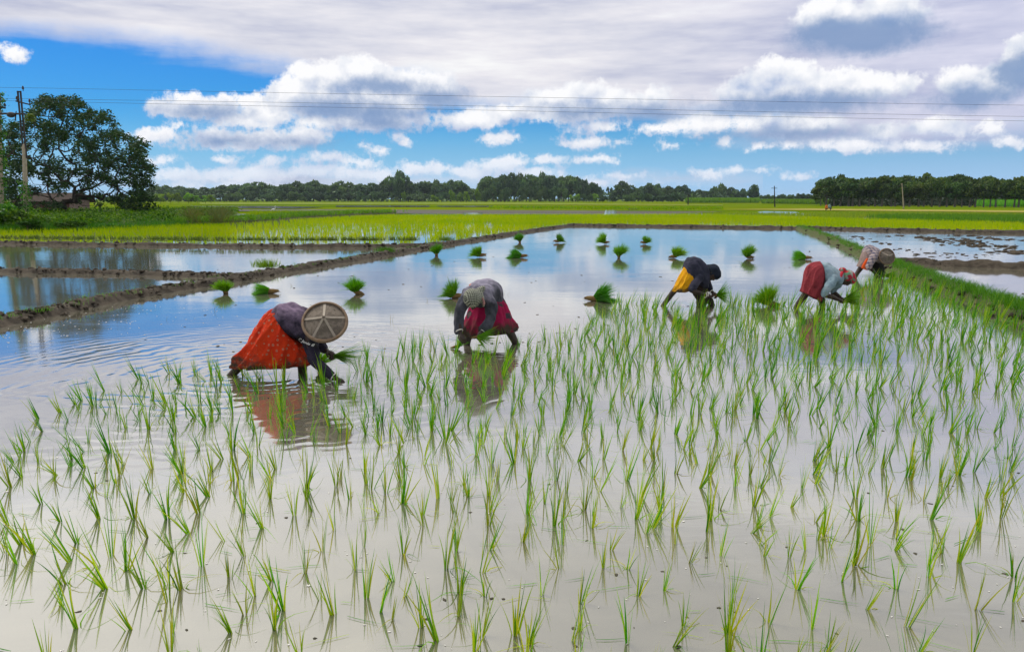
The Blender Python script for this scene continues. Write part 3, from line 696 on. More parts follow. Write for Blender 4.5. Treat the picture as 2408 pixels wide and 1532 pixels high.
# (u, v at the waterline under the neck), neck height, leaf direction, length, spread, root direction, label
BN = [(530, 690, .07, (0, 0, 1), .27, .50, (.25, 0, -1), 'round upright bundle with hidden roots beside the mud bund'),
      (632, 690, .06, (-1, -.15, .28), .33, .42, (1, .05, .05), 'bundle lying on its side with roots towards the orange skirted planter'),
      (836, 692, .08, (-.12, 0, 1), .31, .62, (.75, 0, -.35), 'tall flared bundle standing above the straw hat of the nearest planter'),
      (1066, 701, .06, (-.62, 0, .8), .32, .48, (1, 0, .05), 'tilted bundle with tan roots close to the grey shirted planter'),
      (1400, 708, .06, (.75, 0, .48), .40, .42, (-1, 0, .1), 'large bundle leaning away from pale roots in front of the nearest open water'),
      (1455, 606, .10, (0, 0, 1), .40, .55, (.05, -.2, -1), 'upright broom shaped bundle in the middle of the far water'),
      (1588, 607, .09, (.30, 0, 1), .38, .42, (-.8, 0, -.1), 'upright bundle with roots to its left above the yellow skirted planter'),
      (1757, 608, .09, (-.18, 0, 1), .40, .36, (.7, 0, -.1), 'upright bundle with squared top above the last open water'),
      (1893, 610, .08, (-1, 0, .10), .36, .32, (1, 0, .05), 'bundle lying flat with golden roots above the maroon skirted planter'),
      (1806, 720, .07, (-.38, 0, .9), .36, .45, (.9, -.1, -.1), 'big drooping bundle standing between the yellow and maroon skirted planters'),
      (1026, 601, .09, (-.03, 0, 1), .36, .45, (.2, 0, -1), 'upright round bundle nearest the main mud bund in the far water'),
      (1128, 605, .09, (-.62, 0, .62), .36, .40, (1, 0, .15), 'tilted bundle with roots to its right in the far water'),
      (1225, 606, .08, (-.95, 0, .35), .42, .34, (1, 0, .1), 'bundle leaning low over the water with brown roots'),
      (1222, 570, .10, (0, 0, 1), .36, .45, (.2, 0, -1), 'small distant bundle nearest the corner of the mud bund'),
      (1313, 571, .10, (.45, 0, .65), .34, .5, (-1, 0, .1), 'small distant bundle with roots to its left'),
      (1421, 574, .10, (-.45, 0, .9), .46, .45, (1, 0, .1), 'distant bundle tilted with roots to its right'),
      (1518, 574, .09, (.35, 0, .7), .32, .5, (-1, 0, .1), 'small dark distant bundle farthest along the open water')]
for (u, v, z, d, L, s_, rd, lab) in BN:
    g = G(u, v); g[2] = z * .72
    far = v < 640
    bundle(g, d, L, s_, rd, lab, n=850, w=.017 if far else .012, rr=.095 if far else .085, root_L=.17 if abs(rd[0]) > .6 else .08)
g = G(752, 868); g[2] = .06
bundle(g, (.25, 0, 1), .24, .6, (0, 0, -1), 'bundle half hidden behind the arm of the nearest planter', n=220)
# ---------------------------------------------------------------- the planters
def cloth(name, stops, scale=4, rough=.9, bump=.002, bscale=60, space='Object', pattern=None):
    m, t, out = new_mat(name)
    co = nd(t, 'ShaderNodeTexCoord').outputs[space]
    k = len(stops); f = tex(t, co, scale, 4)
    col = ramp(t, f, [(.3 + .4 * i / max(1, k - 1), c) for i, c in enumerate(stops)])
    if pattern: col = pattern(t, co, col)
    b = nd(t, 'ShaderNodeBsdfPrincipled', {'Base Color': col, 'Roughness': rough, 'Specular IOR Level': .2})
    h = tex(t, co, bscale, 3)
    h = mth(t, 'MULTIPLY_ADD', tex(t, co, 11, 3, .6, 1.2), 3.0, h)
    t.links.new(nd(t, 'ShaderNodeBump', {'Height': h, 'Strength': 1.0, 'Distance': bump}).outputs[0], b.inputs['Normal'])
    t.links.new(b.outputs[0], out.inputs[0]); return m
def dots(scale, ring_c, mid_c, r0=.17, r1=.34, wb=.14):
    def f(t, co, col):
        v = nd(t, 'ShaderNodeTexVoronoi', {'Vector': co, 'Scale': scale, 'Randomness': .55}).outputs['Distance']
        wob = mth(t, 'MULTIPLY_ADD', tex(t, co, scale * 3, 3), wb, mth(t, 'SUBTRACT', v, wb / 2))
        a = nd(t, 'ShaderNodeMapRange', {0: wob, 1: r1, 2: r1 - .07}).outputs[0]
        b = nd(t, 'ShaderNodeMapRange', {0: wob, 1: r0, 2: r0 - .06}).outputs[0]
        return mixc(t, b, mixc(t, a, col, ring_c), mid_c)
    return f
def checks(sc, dark, axes=(0, 2), duty=.5, skew=.3):
    def f(t, co, col):
        s = nd(t, 'ShaderNodeSeparateXYZ', {0: nd(t, 'ShaderNodeVectorMath', {0: co, 1: nd(t, 'ShaderNodeVectorMath', {0: nd(t, 'ShaderNodeTexNoise', {'Vector': co, 'Scale': 9.0}).outputs['Color'], 'Scale': .02}, operation='SCALE').outputs[0]}, operation='ADD').outputs[0]})
        o = s.outputs
        a = mth(t, 'MULTIPLY_ADD', o[1], skew, o[axes[0]]); b = mth(t, 'MULTIPLY_ADD', o[1], skew, o[axes[1]])
        ia = mth(t, 'LESS_THAN', mth(t, 'FRACT', mth(t, 'MULTIPLY', a, sc)), duty)
        ib = mth(t, 'LESS_THAN', mth(t, 'FRACT', mth(t, 'MULTIPLY', b, sc)), duty)
        k = mth(t, 'MULTIPLY', mth(t, 'ADD', ia, ib), .5)
        return mixc(t, k, col, dark)
    return f
skin = surf('dark_brown_skin', [(.024, .0125, .008), (.042, .022, .014)], scale=9, rough=.5, bump=.001, bscale=70, spec=.4)
mud_skin = surf('muddy_skin', [(.06, .044, .034), (.032, .019, .013)], scale=9, rough=.55, bump=.001, bscale=70, spec=.4)
hair_m = surf('black_hair', [(.010, .009, .010), (.022, .02, .02)], scale=30, rough=.5)
bangle_m = surf('white_bangle', [(.62, .58, .5), (.75, .72, .66)], scale=20, rough=.35)
def hand(wrist, d, nrm, curl=.8, s=1.0):
    """palm, thumb and four fingers curling towards nrm"""
    w = np.asarray(wrist, float); d = unit(d); nrm = unit(nrm - d * np.dot(nrm, d)); sd = np.cross(d, nrm)
    out = [tube([w - d * .02, w + d * .02 * s, w + d * .06 * s, w + d * .085 * s], [.021 * s, .024 * s, .032 * s, .027 * s], 10, 3)]
    for i, (o, L) in enumerate(((-.030, .062), (-.010, .074), (.010, .070), (.028, .054))):
        k = w + d * .082 * s + sd * o * s
        c1 = unit(d * math.cos(curl * .7) + nrm * math.sin(curl * .7) + sd * o * 2.0)
        c2 = unit(d * math.cos(curl * 1.7) + nrm * math.sin(curl * 1.7))
        out.append(tube([k - d * .02 * s, k, k + c1 * L * .5 * s, k + (c1 * .5 + c2 * .5) * L * s], [.010 * s, .010 * s, .009 * s, .007 * s], 8, 3))
    k = w + d * .03 * s - sd * .026 * s
    t1 = unit(d * .7 - sd * .6 + nrm * .5)
    out.append(tube([k + sd * .012 * s, k, k + t1 * .034 * s, k + (t1 * .5 + unit(d + nrm * .7) * .5) * .062 * s], [.013 * s, .012 * s, .011 * s, .008 * s], 8, 3))
    return out
def head_parts(c, face, up, r=.098):
    """skull, jaw, nose, brow, ears; face = where the nose points, up = crown"""
    face = unit(face); up = unit(up - face * np.dot(up, face)); sd = np.cross(face, up)
    R = np.column_stack([sd, face, up]); c = np.asarray(c, float)
    q = lambda x, y, z: c + sd * x + face * y + up * z
    out = [ball(c + up * .018, (.076, .094, .092), 18, 12, R), ball(q(0, .022, -.055), (.056, .068, .058), 14, 10, R), ball(q(0, .056, -.098), (.028, .026, .020), 10, 8, R),
           tube([q(0, .088, .004), q(0, .105, -.028), q(0, .100, -.040)], [.010, .014, .012], 8, 2), ball(q(0, .084, -.066), (.026, .014, .010), 10, 8, R)]
    for s in (-1, 1):
        out += [ball(q(s * .078, -.008, -.012), (.010, .020, .030), 8, 8, R), ball(q(s * .032, .082, .012), (.018, .012, .008), 8, 6, R)]
    return out
def wrinkle(V, N, amp, axis, f1=14, f2=3.5, seed=0.0):
    """soft folds running along axis"""
    axis = unit(axis); out = V.copy()
    for i in range(len(V)):
        p = V[i]; a = np.dot(p, axis); q = p - axis * a
        k = noise.noise((q[0] * f1 + seed, q[1] * f1, q[2] * f1 + a * f2)) + .5 * noise.noise((q[0] * f1 * 2.3, q[1] * f1 * 2.3 + seed, q[2] * f1 * 2.3 + a * f2 * 2))
        out[i] = p + N[i] * k * amp
    return out
class Person:
    def __init__(s, base_uv, label, group=None):
        g = G(*base_uv); s.Y0 = g[1]; s.root = empty('person', g); tag(s.root, label, 'person', group or 'women bent over planting rice')
        s.px = F / g[1]
    def p(s, u, v, dy=0.0): return P(u, v, s.Y0 + dy)
    def t(s, pts, k=12, n=3):
        return tube([s.p(*q[:3]) for q in pts], [q[3] for q in pts], k, n)
    def ring(s, A, B, thick, dy=0.0, tilt=0.0):
        """cross section between two outline points, thick = half depth"""
        a, b = s.p(A[0], A[1], dy), s.p(B[0], B[1], dy)
        return ((a + b) / 2, (a - b) / 2, np.array([0, thick, tilt]))
    def body(s, parts, voxel=.006, mat=skin):
        V, Fc, N = remesh(parts, voxel, 3, .4)
        return obj('body', V, Fc, mat, s.root, smooth=True)
    def garment(s, name, parts, mat, voxel=.009, amp=.008, axis=(1, 0, 0), smooth=6, f1=13, label=None):
        V, Fc, N = remesh(parts, voxel, smooth)
        V = wrinkle(V, N, amp, axis, f1)
        o = obj(name, V, Fc, mat, s.root, smooth=True)
        return tag(o, label)
    def skirt(s, rings, mat, folds=(7, 11), amp=.05, name='skirt', k=120, phase=0.0, caps=False):
        def fold(q, an):
            g = .25 + .75 * q
            w1 = np.abs(np.sin(an * folds[0] * .5 + 1.6 * q + phase)); w2 = np.abs(np.sin(an * folds[1] * .5 - 2.4 * q + 1.0 + phase + .5 * np.sin(q * 5)))
            return 1 + amp * g * (.16 + (1 - 1.6 * w1 ** .6) * .55 + (1 - 1.6 * w2 ** .7) * .45) + .014 * np.sin(an * 23 + q * 4) + .008 * np.sin(an * 37 - q * 7)
        V, Fc = loft(rings, k, 8, caps, 1.0, fold)
        N = np.zeros_like(V)
        o = obj(name, V, Fc, mat, s.root, smooth=True)
        m = o.modifiers.new('thickness', 'SOLIDIFY'); m.thickness = .006; m.offset = 0
        return o
    def bangle(s, c, axis, r=.038, w=.006, mat=bangle_m):
        axis = unit(axis); a = unit(np.cross(axis, [.3, .2, 1])); b = np.cross(axis, a)
        pts = [np.asarray(c) + (a * math.cos(q) + b * math.sin(q)) * r for q in np.linspace(0, 2 * math.pi, 25)]
        V, Fc = tube(pts, [w] * 25, 8, 1, False)
        return obj('bangle', V, Fc, mat, s.root, smooth=True)
straw = surf('woven_straw', [(.07, .055, .042), (.20, .165, .13), (.11, .09, .07), (.16, .13, .10)], scale=15, rough=.85, bump=.004, bscale=90)
bamboo = surf('split_bamboo', [(.28, .235, .185), (.36, .31, .25)], scale=20, rough=.6)
rim_m = surf('bamboo_rim', [(.14, .09, .055), (.22, .155, .10), (.20, .11, .055)], scale=16, rough=.6, bump=.002, bscale=60)
def straw_hat(per, c, nrm, r, h, ribs=(), roll=0.0):
    c = np.asarray(c, float); n = unit(nrm)
    x = unit(np.cross([0, 0, 1.0], n) * 1.0); 
    if x[0] < 0: x = -x
    y = np.cross(n, x)
    prof = [(1.0, 0), (.93, .045), (.8, .17), (.6, .36), (.4, .55), (.2, .76), (.07, .93), (0.015, 1.0)]
    k = 48; V, Fc = [], []
    for lay in (0, 1):
        for a, b in (prof if lay == 0 else prof[::-1]):
            for j in range(k):
                q = 2 * math.pi * j / k
                V.append(c + (x * math.cos(q) + y * math.sin(q)) * r * a * (1 + .012 * math.sin(3 * q + 1)) + n * (h * b - lay * .012 + .003 * math.sin(5 * q) * a))
    m = len(prof) * 2
    for i in range(m - 1):
        for j in range(k):
            a, b = i * k + j, i * k + (j + 1) % k
            Fc.append([a, b, b + k, a + k])
    for j in range(k):
        a, b = (m - 1) * k + j, (m - 1) * k + (j + 1) % k
        Fc.append([a, b, (j + 1) % k, j])
    hat = obj('hat', np.array(V), Fc, straw, per.root, smooth=True)
    pts = [c + (x * math.cos(q) + y * math.sin(q)) * r * .955 + n * .004 for q in np.linspace(0, 2 * math.pi, 49)]
    T = [(np.array(p) , unit(p - c)) for p in pts]
    V, Fc = [], []
    for p, o in T:
        for (a, b) in ((.055, .0), (.04, .014), (-.045, .024), (-.06, .012), (-.05, -.008), (.045, -.012)):
            V.append(p + o * r * a * 1.05 + n * b)
    kk = 6
    for i in range(48):
        for j in range(kk):
            a, b = i * kk + j, i * kk + (j + 1) % kk
            Fc.append([a, b, b + kk, a + kk])
    obj('rim', np.array(V), Fc, rim_m, hat, smooth=True)
    for ang in ribs:
        q = math.radians(ang); o = x * math.cos(q) + y * math.sin(q); sd = np.cross(n, o); V, Fc = [], []
        for i, (a, b) in enumerate(prof[1:-1]):
            w = .0095 + .003 * a; z = h * b + .008
            pc = c + o * r * a * .97 + n * z
            V += [pc - sd * w, pc + sd * w, pc + sd * w - n * .008, pc - sd * w - n * .008]
        m = len(prof) - 2
        for i in range(m - 1):
            for j in range(4):
                a, b = i * 4 + j, i * 4 + (j + 1) % 4
                Fc.append([a, b, b + 4, a + 4])
        Fc += [[0, 1, 2, 3], [m * 4 - 4, m * 4 - 3, m * 4 - 2, m * 4 - 1]]
        obj('rib', np.array(V), Fc, bamboo, hat)
    return hat
hb = 'bundles of seedlings held by the planters'
# ---- 1: orange skirt, dark shirt, straw hat
A = Person((700, 882), 'woman in orange floral skirt and dark shirt bent low under a wide straw hat')
def lit_back_mud_hem(tone, z0, z1):  # blend by height: painted top light on shirt backs, mud on skirt hems
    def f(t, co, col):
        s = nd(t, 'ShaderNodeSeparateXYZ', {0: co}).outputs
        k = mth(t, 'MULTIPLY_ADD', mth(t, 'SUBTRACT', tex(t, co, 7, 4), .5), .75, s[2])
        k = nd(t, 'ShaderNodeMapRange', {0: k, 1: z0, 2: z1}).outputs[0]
        return mixc(t, k, col, tone)
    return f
def both(*ps):
    def f(t, co, col):
        for p in ps: col = p(t, co, col)
        return col
    return f
hem = lambda z0, z1: lit_back_mud_hem((.055, .04, .028), z1, z0)
navy = cloth('navy_shirt_lit_back', [(.012, .011, .020), (.022, .019, .034), (.04, .032, .055)], scale=4, bump=.005, pattern=lit_back_mud_hem((.20, .145, .215), .50, .74))  # lavender highlight along the upper back is painted into the colour
sh = [A.ring((639, 728), (702, 800), .165), A.ring((652, 716), (709, 803), .185), A.ring((674, 712), (717, 805), .185), A.ring((698, 717), (729, 809), .185), A.ring((722, 728), (744, 811), .175, 0), A.ring((742, 742), (754, 800), .125), A.ring((757, 756), (760, 786), .07)]
sl1 = A.t([(727, 795, -.12, .075), (735, 826, -.19, .066), (742, 851, -.23, .060), (766, 872, -.26, .052), (782, 884, -.27, .046)])
sl2 = A.t([(742, 796, .12, .068), (752, 812, .12, .058), (760, 820, .08, .050)])
shirt = A.garment('shirt', [loft(sh, 36, 5), sl1, sl2], navy, .010, .024, (.75, 0, -.6))
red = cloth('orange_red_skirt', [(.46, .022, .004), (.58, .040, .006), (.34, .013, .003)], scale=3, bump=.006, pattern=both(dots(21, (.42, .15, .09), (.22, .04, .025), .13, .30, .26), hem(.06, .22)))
A.skirt([A.ring((648, 724), (690, 794), .150), A.ring((634, 732), (704, 802), .180), A.ring((619, 752), (712, 810), .2), A.ring((596, 786), (720, 824), .215), A.ring((577, 820), (726, 839), .215), A.ring((559, 846), (730, 850), .2), A.ring((545, 863), (728, 857), .165)], red, (8, 13), .26)
hA = A.p(752, 770, .02)
wristA = A.p(790, 889, -.28); dA = unit(A.p(806, 900, -.30) - wristA)
wristB = A.p(770, 826, .05); kB = A.p(783, 834, .0)
A.body(head_parts(hA, (.55, -.35, -.8), (.75, -.45, .35)) + hand(wristA, dA, (-.5, .2, -.9), .5) + hand(wristB, (kB - wristB), (-.1, -.2, -1), 1.25) +
       [A.t([(672, 757, 0, .11), (695, 760, 0, .12), (728, 766, 0, .12), (745, 768, 0, .06), (752, 770, .02, .06)]),
        A.t([(728, 790, -.14, .05), (742, 851, -.23, .042), (775, 879, -.27, .034), (790, 889, -.28, .025)]),
        A.t([(742, 790, .12, .05), (754, 815, .12, .04), (770, 826, .05, .026)]),
        A.t([(665, 770, 0, .09), (612, 818, 0, .068), (567, 858, 0, .046), (541, 886, 0, .040), (528, 903, 0, .036)]),
        A.t([(668, 772, .03, .09), (702, 818, .06, .07), (710, 850, .06, .055), (711, 876, .08, .044), (711, 912, .08, .04)])], .0055)
A.bangle(A.p(785, 885.5, -.275), dA, .041, .006)
straw_hat(A, A.p(764, 757, -.16), (.09, -.80, .60), .222, .10, (92, 172, 238, 302, 12))
# white script lettering on a black band across the chest
def on_cloth(o, per, u, v, lift):
    """the cloth surface met by a horizontal line running into the scene"""
    tr = per._bvh; q = per.p(u, v, -.6); hit = tr.ray_cast(Vector(q), Vector(unit(per.p(u, v, .2) - q)))
    return None if hit[0] is None else np.array(hit[0]) + np.array(hit[1]) * lift
bm = bmesh.new(); bm.from_mesh(shirt.data); bmesh.ops.translate(bm, verts=bm.verts, vec=Vector(abspos(shirt))); A._bvh = BVHTree.FromBMesh(bm); bm.free()
def stripe_uv(s, t):                                                   # s along the band 0..1, t across -1..1
    p = crom([(698, 792), (712, 801), (728, 808), (746, 814)], 8); x = s * (len(p) - 1); i = min(int(x), len(p) - 2); c = p[i] + (p[i + 1] - p[i]) * (x - i)
    return c[0] - t * 2.2, c[1] + t * 5.2
V, Fc, good = [], [], {}
for i in range(29):
    for j in range(7):
        u, v = stripe_uv(i / 28, j / 3 - 1); q = on_cloth(shirt, A, u, v, .003)
        if q is not None: good[(i, j)] = len(V); V.append(q)
for i in range(28):
    for j in range(6):
        ks = [(i, j), (i + 1, j), (i + 1, j + 1), (i, j + 1)]
        if all(k in good for k in ks):
            pp = np.array([V[good[k]] for k in ks])
            if np.ptp(pp[:, 1]) < .09: Fc.append([good[k] for k in ks])
obj('chest_band', np.array(V), Fc, surf('black_band', [(.008, .008, .010), (.016, .015, .018)], scale=30, rough=.8), shirt)
cu = bpy.data.curves.new('lettering', 'FONT'); cu.body = 'C Jonis 8'; cu.size = 1; cu.shear = .25; cu.offset = .022; cu.resolution_u = 2
to = bpy.data.objects.new('lettering', cu); COL.objects.link(to); bpy.context.view_layer.update()
tm = bpy.data.meshes.new_from_object(to.evaluated_get(bpy.context.evaluated_depsgraph_get())); bpy.data.objects.remove(to)
bm = bmesh.new(); bm.from_mesh(tm); bmesh.ops.triangulate(bm, faces=bm.faces); bmesh.ops.subdivide_edges(bm, edges=bm.edges, cuts=1); bmesh.ops.triangulate(bm, faces=bm.faces)
co = np.array([v.co[:] for v in bm.verts]); w = co[:, 0].max(); V = []; okv = []
for p in co:
    u, v = stripe_uv(.10 + .78 * p[0] / w, (.36 - p[1]) * 1.55); q = on_cloth(shirt, A, u, v, .0062); okv.append(q is not None); V.append(q if q is not None else A.p(u, v, 0))
Fc = [[v.index for v in f.verts] for f in bm.faces if all(okv[v.index] for v in f.verts) and np.ptp(np.array([V[v.index] for v in f.verts])[:, 1]) < .03]
bm.free()
obj('lettering', np.array(V), Fc, surf('white_print', [(.6, .6, .58), (.72, .72, .7)], scale=30, rough=.7), shirt)
nk = A.p(785, 836, -.01)
bundle(nk, unit(A.p(852, 849, -.05) - nk), .33, .20, (-1, 0, -.35), 'green seedling bundle held out by the planter in the orange skirt', n=130, root_L=.045, group=hb, droop=.06, rr=.022, w=.007)
# ---- 2: grey shirt, checked headscarf, magenta skirt, bending towards the camera
B = Person((1150, 813), 'woman in grey shirt and magenta skirt with a checked headscarf planting towards the camera')
grey = cloth('grey_shirt_lit_back', [(.020, .022, .028), (.05, .053, .066), (.10, .10, .13)], scale=5.0, bump=.006, pattern=lit_back_mud_hem((.27, .25, .32), .56, .84))  # paler upper back: light from above mixed into the cloth colour
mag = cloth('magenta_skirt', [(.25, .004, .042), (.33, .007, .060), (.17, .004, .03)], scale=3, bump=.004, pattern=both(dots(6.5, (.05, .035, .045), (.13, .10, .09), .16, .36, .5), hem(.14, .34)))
ctr = lambda u, v, dy, a, b, c=0.0: (B.p(u, v, dy), np.array([a, 0, 0]), np.array([0, c, b]))
back = [ctr(1152, 712, .34, .15, .10, .05), ctr(1150, 693, .27, .185, .15, .05), ctr(1142, 688, .12, .19, .165), ctr(1131, 690, -.04, .185, .155), ctr(1123, 695, -.18, .175, .135), ctr(1118, 702, -.28, .12, .10), ctr(1114, 706, -.33, .06, .06)]
drape = loft([B.ring((1128, 672), (1176, 676), .12, .2), B.ring((1132, 692), (1187, 700), .15, .22), B.ring((1140, 715), (1193, 724), .16, .2), B.ring((1158, 733), (1195, 738), .14, .18)], 30, 5)
armL = B.t([(1100, 690, -.2, .075), (1088, 716, -.30, .068), (1080, 748, -.34, .060), (1079, 772, -.36, .048), (1079, 777, -.36, .047)])
armR = B.t([(1143, 690, -.2, .078), (1153, 718, -.28, .072), (1153, 748, -.34, .064), (1143, 768, -.36, .052), (1140, 771, -.36, .05)])
B.garment('shirt', [loft(back, 32, 5), drape, armL, armR], grey, .010, .026, (.2, .5, -.8), 4, 9)
B.skirt([B.ring((1118, 694), (1178, 696), .13, .2), B.ring((1107, 716), (1191, 716), .17, .17), B.ring((1100, 740), (1200, 738), .19, .14), B.ring((1092, 762), (1208, 757), .2, .12), B.ring((1091, 778), (1213, 772), .2, .12), B.ring((1095, 790), (1212, 778), .18, .12)], mag, (7, 12), .20)
hB = B.p(1112, 704, -.42)
wl = B.p(1081, 781, -.38); kl = B.p(1087, 795, -.42); wr = B.p(1137, 776, -.38); kr = B.p(1126, 790, -.42)
B.body(head_parts(hB, (-.1, -.35, -.95), (-.12, -.9, .3)) + hand(wl, kl - wl, (.4, .2, -.6), .55) + hand(wr, kr - wr, (-.3, -.3, -.8), 1.2) +
       [B.t([(1148, 700, .24, .10), (1140, 692, .1, .12), (1125, 697, -.15, .10), (1116, 702, -.32, .06), (1112, 704, -.4, .058)]),
        B.t([(1100, 695, -.2, .05), (1081, 748, -.34, .042), (1081, 781, -.38, .026)]), B.t([(1145, 695, -.2, .05), (1153, 748, -.34, .042), (1137, 776, -.38, .026)]),
        B.t([(1130, 708, .2, .08), (1113, 762, .12, .065), (1102, 788, .11, .050), (1097, 815, .08, .042), (1097, 845, .08, .04)]),
        B.t([(1160, 708, .2, .08), (1182, 755, .13, .065), (1200, 782, .12, .054), (1214, 811, .15, .042), (1219, 836, .15, .04)])], .0058, mud_skin)
B.bangle(B.p(1079.5, 778.5, -.37), kl - wl, .044, .007); B.bangle(B.p(1139, 773.5, -.37), kr - wr, .044, .007); B.bangle(B.p(1135, 779, -.385), kr - wr, .036, .004)
chk = cloth('checked_headscarf', [(.30, .31, .24), (.40, .41, .33)], scale=6, bump=.003, pattern=checks(44, (.035, .04, .035), (0, 2), .5, .6))
sc_parts = [ball(B.p(1111, 700, -.43), (.108, .118, .112), 20, 14), ball(B.p(1128, 684, -.36), (.050, .045, .042), 14, 10), B.t([(1122, 688, -.38, .03), (1128, 684, -.37, .045), (1136, 677, -.36, .030)]), B.t([(1130, 690, -.40, .03), (1135, 703, -.43, .024), (1137, 718, -.44, .016)], 8)]
B.garment('headscarf', sc_parts, chk, .007, .006, (.5, 0, -.8), 3, 22)
pinkm = cloth('pink_scarf_end', [(.20, .07, .06), (.36, .20, .18)], scale=14)
B.garment('scarf_tail', [B.t([(1130, 697, -.42, .016), (1136, 704, -.46, .013), (1138, 713, -.47, .017), (1136, 719, -.47, .006)], 8)], pinkm, .006, .003, (0, 0, 1), 2)
B.garment('collar', [B.t([(1106, 671, -.02, .018), (1114, 669, -.05, .022), (1124, 672, -.1, .018)], 8)], cloth('orange_collar', [(.5, .12, .06), (.6, .2, .1)], scale=9), .006, .003, (1, 0, 0), 2)
nk = B.p(1122, 792, -.44)
bundle(nk, unit(B.p(1160, 803, -.45) - nk), .23, .55, (-1, 0, -.1), 'leafy seedling bundle held by the planter in the checked headscarf', n=170, root_L=.06, group=hb, droop=.06, rr=.03, w=.008)
g = G(1080, 820); g[2] = .02
bundle(g + np.array([0, 0, .02]), (.35, -.1, 1), .17, .45, (-1, 0, -.3), 'muddy seedling clump being set by the planter in the magenta skirt', n=70, root_L=.10, group=hb, droop=.06, rr=.035)
# ---- 3: yellow skirt, dark navy shirt and head cloth
C = Person((1640, 719), 'woman in yellow skirt and dark navy shirt with black head cloth holding a bundle')
dnavy = cloth('dark_navy_shirt', [(.014, .016, .028), (.030, .032, .052), (.06, .055, .085)], scale=5, bump=.005)
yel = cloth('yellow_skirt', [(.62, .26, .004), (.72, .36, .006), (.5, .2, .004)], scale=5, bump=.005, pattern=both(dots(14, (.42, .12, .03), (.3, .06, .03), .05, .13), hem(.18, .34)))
sh = [C.ring((1607, 622), (1624, 664), .16), C.ring((1613, 609), (1636, 668), .185), C.ring((1626, 603), (1645, 672), .19), C.ring((1641, 605), (1654, 677), .185), C.ring((1655, 615), (1662, 676), .165), C.ring((1665, 627), (1668, 662), .10), C.ring((1672, 633), (1673, 655), .06)]
s1 = C.t([(1646, 652, -.16, .075), (1634, 668, -.22, .068), (1627, 679, -.24, .058)]); s2 = C.t([(1662, 655, .12, .07), (1665, 668, .12, .06), (1668, 678, .10, .052)])
C.garment('shirt', [loft(sh, 32, 5), s1, s2], dnavy, .011, .026, (.7, 0, -.6), 4, 9)
C.skirt([C.ring((1611, 624), (1628, 652), .14), C.ring((1606, 634), (1634, 664), .18), C.ring((1598, 648), (1632, 674), .19), C.ring((1590, 666), (1626, 680), .18), C.ring((1582, 680), (1620, 683), .16), C.ring((1579, 684), (1612, 686), .14)], yel, (7, 11), .22)
hC = C.p(1676, 643, -.04)
w1 = C.p(1661, 695, -.24); k1 = C.p(1674, 698, -.22); w2 = C.p(1676, 687, .05); k2 = C.p(1683, 693, .0)
C.body(head_parts(hC, (.35, -.45, -.85), (.85, -.15, .35)) + hand(w1, k1 - w1, (.2, -.1, .8), 1.1) + hand(w2, k2 - w2, (.1, -.3, -.9), 1.1) +
       [C.t([(1625, 638, 0, .10), (1640, 638, 0, .12), (1658, 641, 0, .10), (1670, 642, -.02, .06), (1676, 643, -.04, .06)]),
        C.t([(1646, 655, -.16, .05), (1626, 680, -.24, .044), (1644, 688, -.25, .038), (1661, 695, -.24, .026)]), C.t([(1664, 655, .12, .05), (1668, 677, .1, .042), (1676, 687, .05, .026)]),
        C.t([(1621, 645, 0, .085), (1605, 666, 0, .066), (1586, 683, 0, .050), (1564, 712, 0, .042), (1556, 724, 0, .04)]),
        C.t([(1622, 640, .08, .11), (1652, 680, .1, .095), (1652, 700, .1, .07), (1650, 720, .1, .045), (1650, 740, .1, .04)])], .0075)
C.garment('petticoat', [C.t([(1628, 662, .04, .10), (1644, 684, .06, .115), (1650, 700, .08, .10), (1649, 712, .08, .09)]), C.t([(1650, 690, .1, .07), (1668, 706, .1, .06), (1675, 720, .12, .05)])], cloth('dark_petticoat', [(.03, .022, .018), (.06, .04, .03)], scale=6), .012, .01, (0, 0, 1), 4)
C.bangle(C.p(1659, 694, -.24), k1 - w1, .040, .007); C.bangle(C.p(1663, 692, -.22), k1 - w1, .040, .010); C.bangle(C.p(1673, 686, .03), k2 - w2, .034, .007)
R3 = [ball(C.p(1677, 636, -.02), (.108, .112, .112), 18, 12), ball(C.p(1684, 644, -.04), (.085, .10, .095), 14, 10), C.t([(1665, 628, .02, .05), (1669, 629, .02, .06), (1676, 631, 0, .06)])]
C.garment('headscarf', R3, cloth('black_head_cloth', [(.010, .014, .024), (.02, .028, .045)], scale=6), .009, .008, (1, 0, 0), 4, 16)
nk = C.p(1686, 694, -.08)
bundle(nk, unit(C.p(1716, 684, -.1) - nk), .26, .62, (-1, .1, -.2), 'spiky dark green bundle held by the planter in the yellow skirt', n=200, root_L=.05, group=hb, droop=.06, rr=.03, w=.010)
# ---- 4: maroon skirt, pale blue shirt, red and green headscarf
D = Person((1920, 725), 'woman in pale blue shirt and maroon skirt with a red and green headscarf')
blue = cloth('pale_blue_shirt', [(.13, .20, .25), (.22, .31, .36), (.34, .40, .44)], scale=4, bump=.006)
mar = cloth('maroon_skirt', [(.20, .024, .034), (.29, .04, .05), (.15, .018, .025)], scale=5, bump=.005)
sh = [D.ring((1932, 619), (1931, 673), .165), D.ring((1942, 618), (1942, 678), .18), D.ring((1956, 624), (1958, 681), .18), D.ring((1968, 631), (1972, 679), .165), D.ring((1977, 638), (1981, 668), .11), D.ring((1985, 643), (1987, 660), .06)]
s1 = D.t([(1962, 655, -.15, .078), (1951, 670, -.22, .074), (1943, 684, -.24, .070), (1941, 692, -.24, .062)]); s2 = D.t([(1970, 660, .14, .07), (1964, 674, .14, .06), (1958, 682, .12, .055)])
D.garment('shirt', [loft(sh, 32, 5), s1, s2], blue, .011, .026, (0, .2, 1), 4, 10)
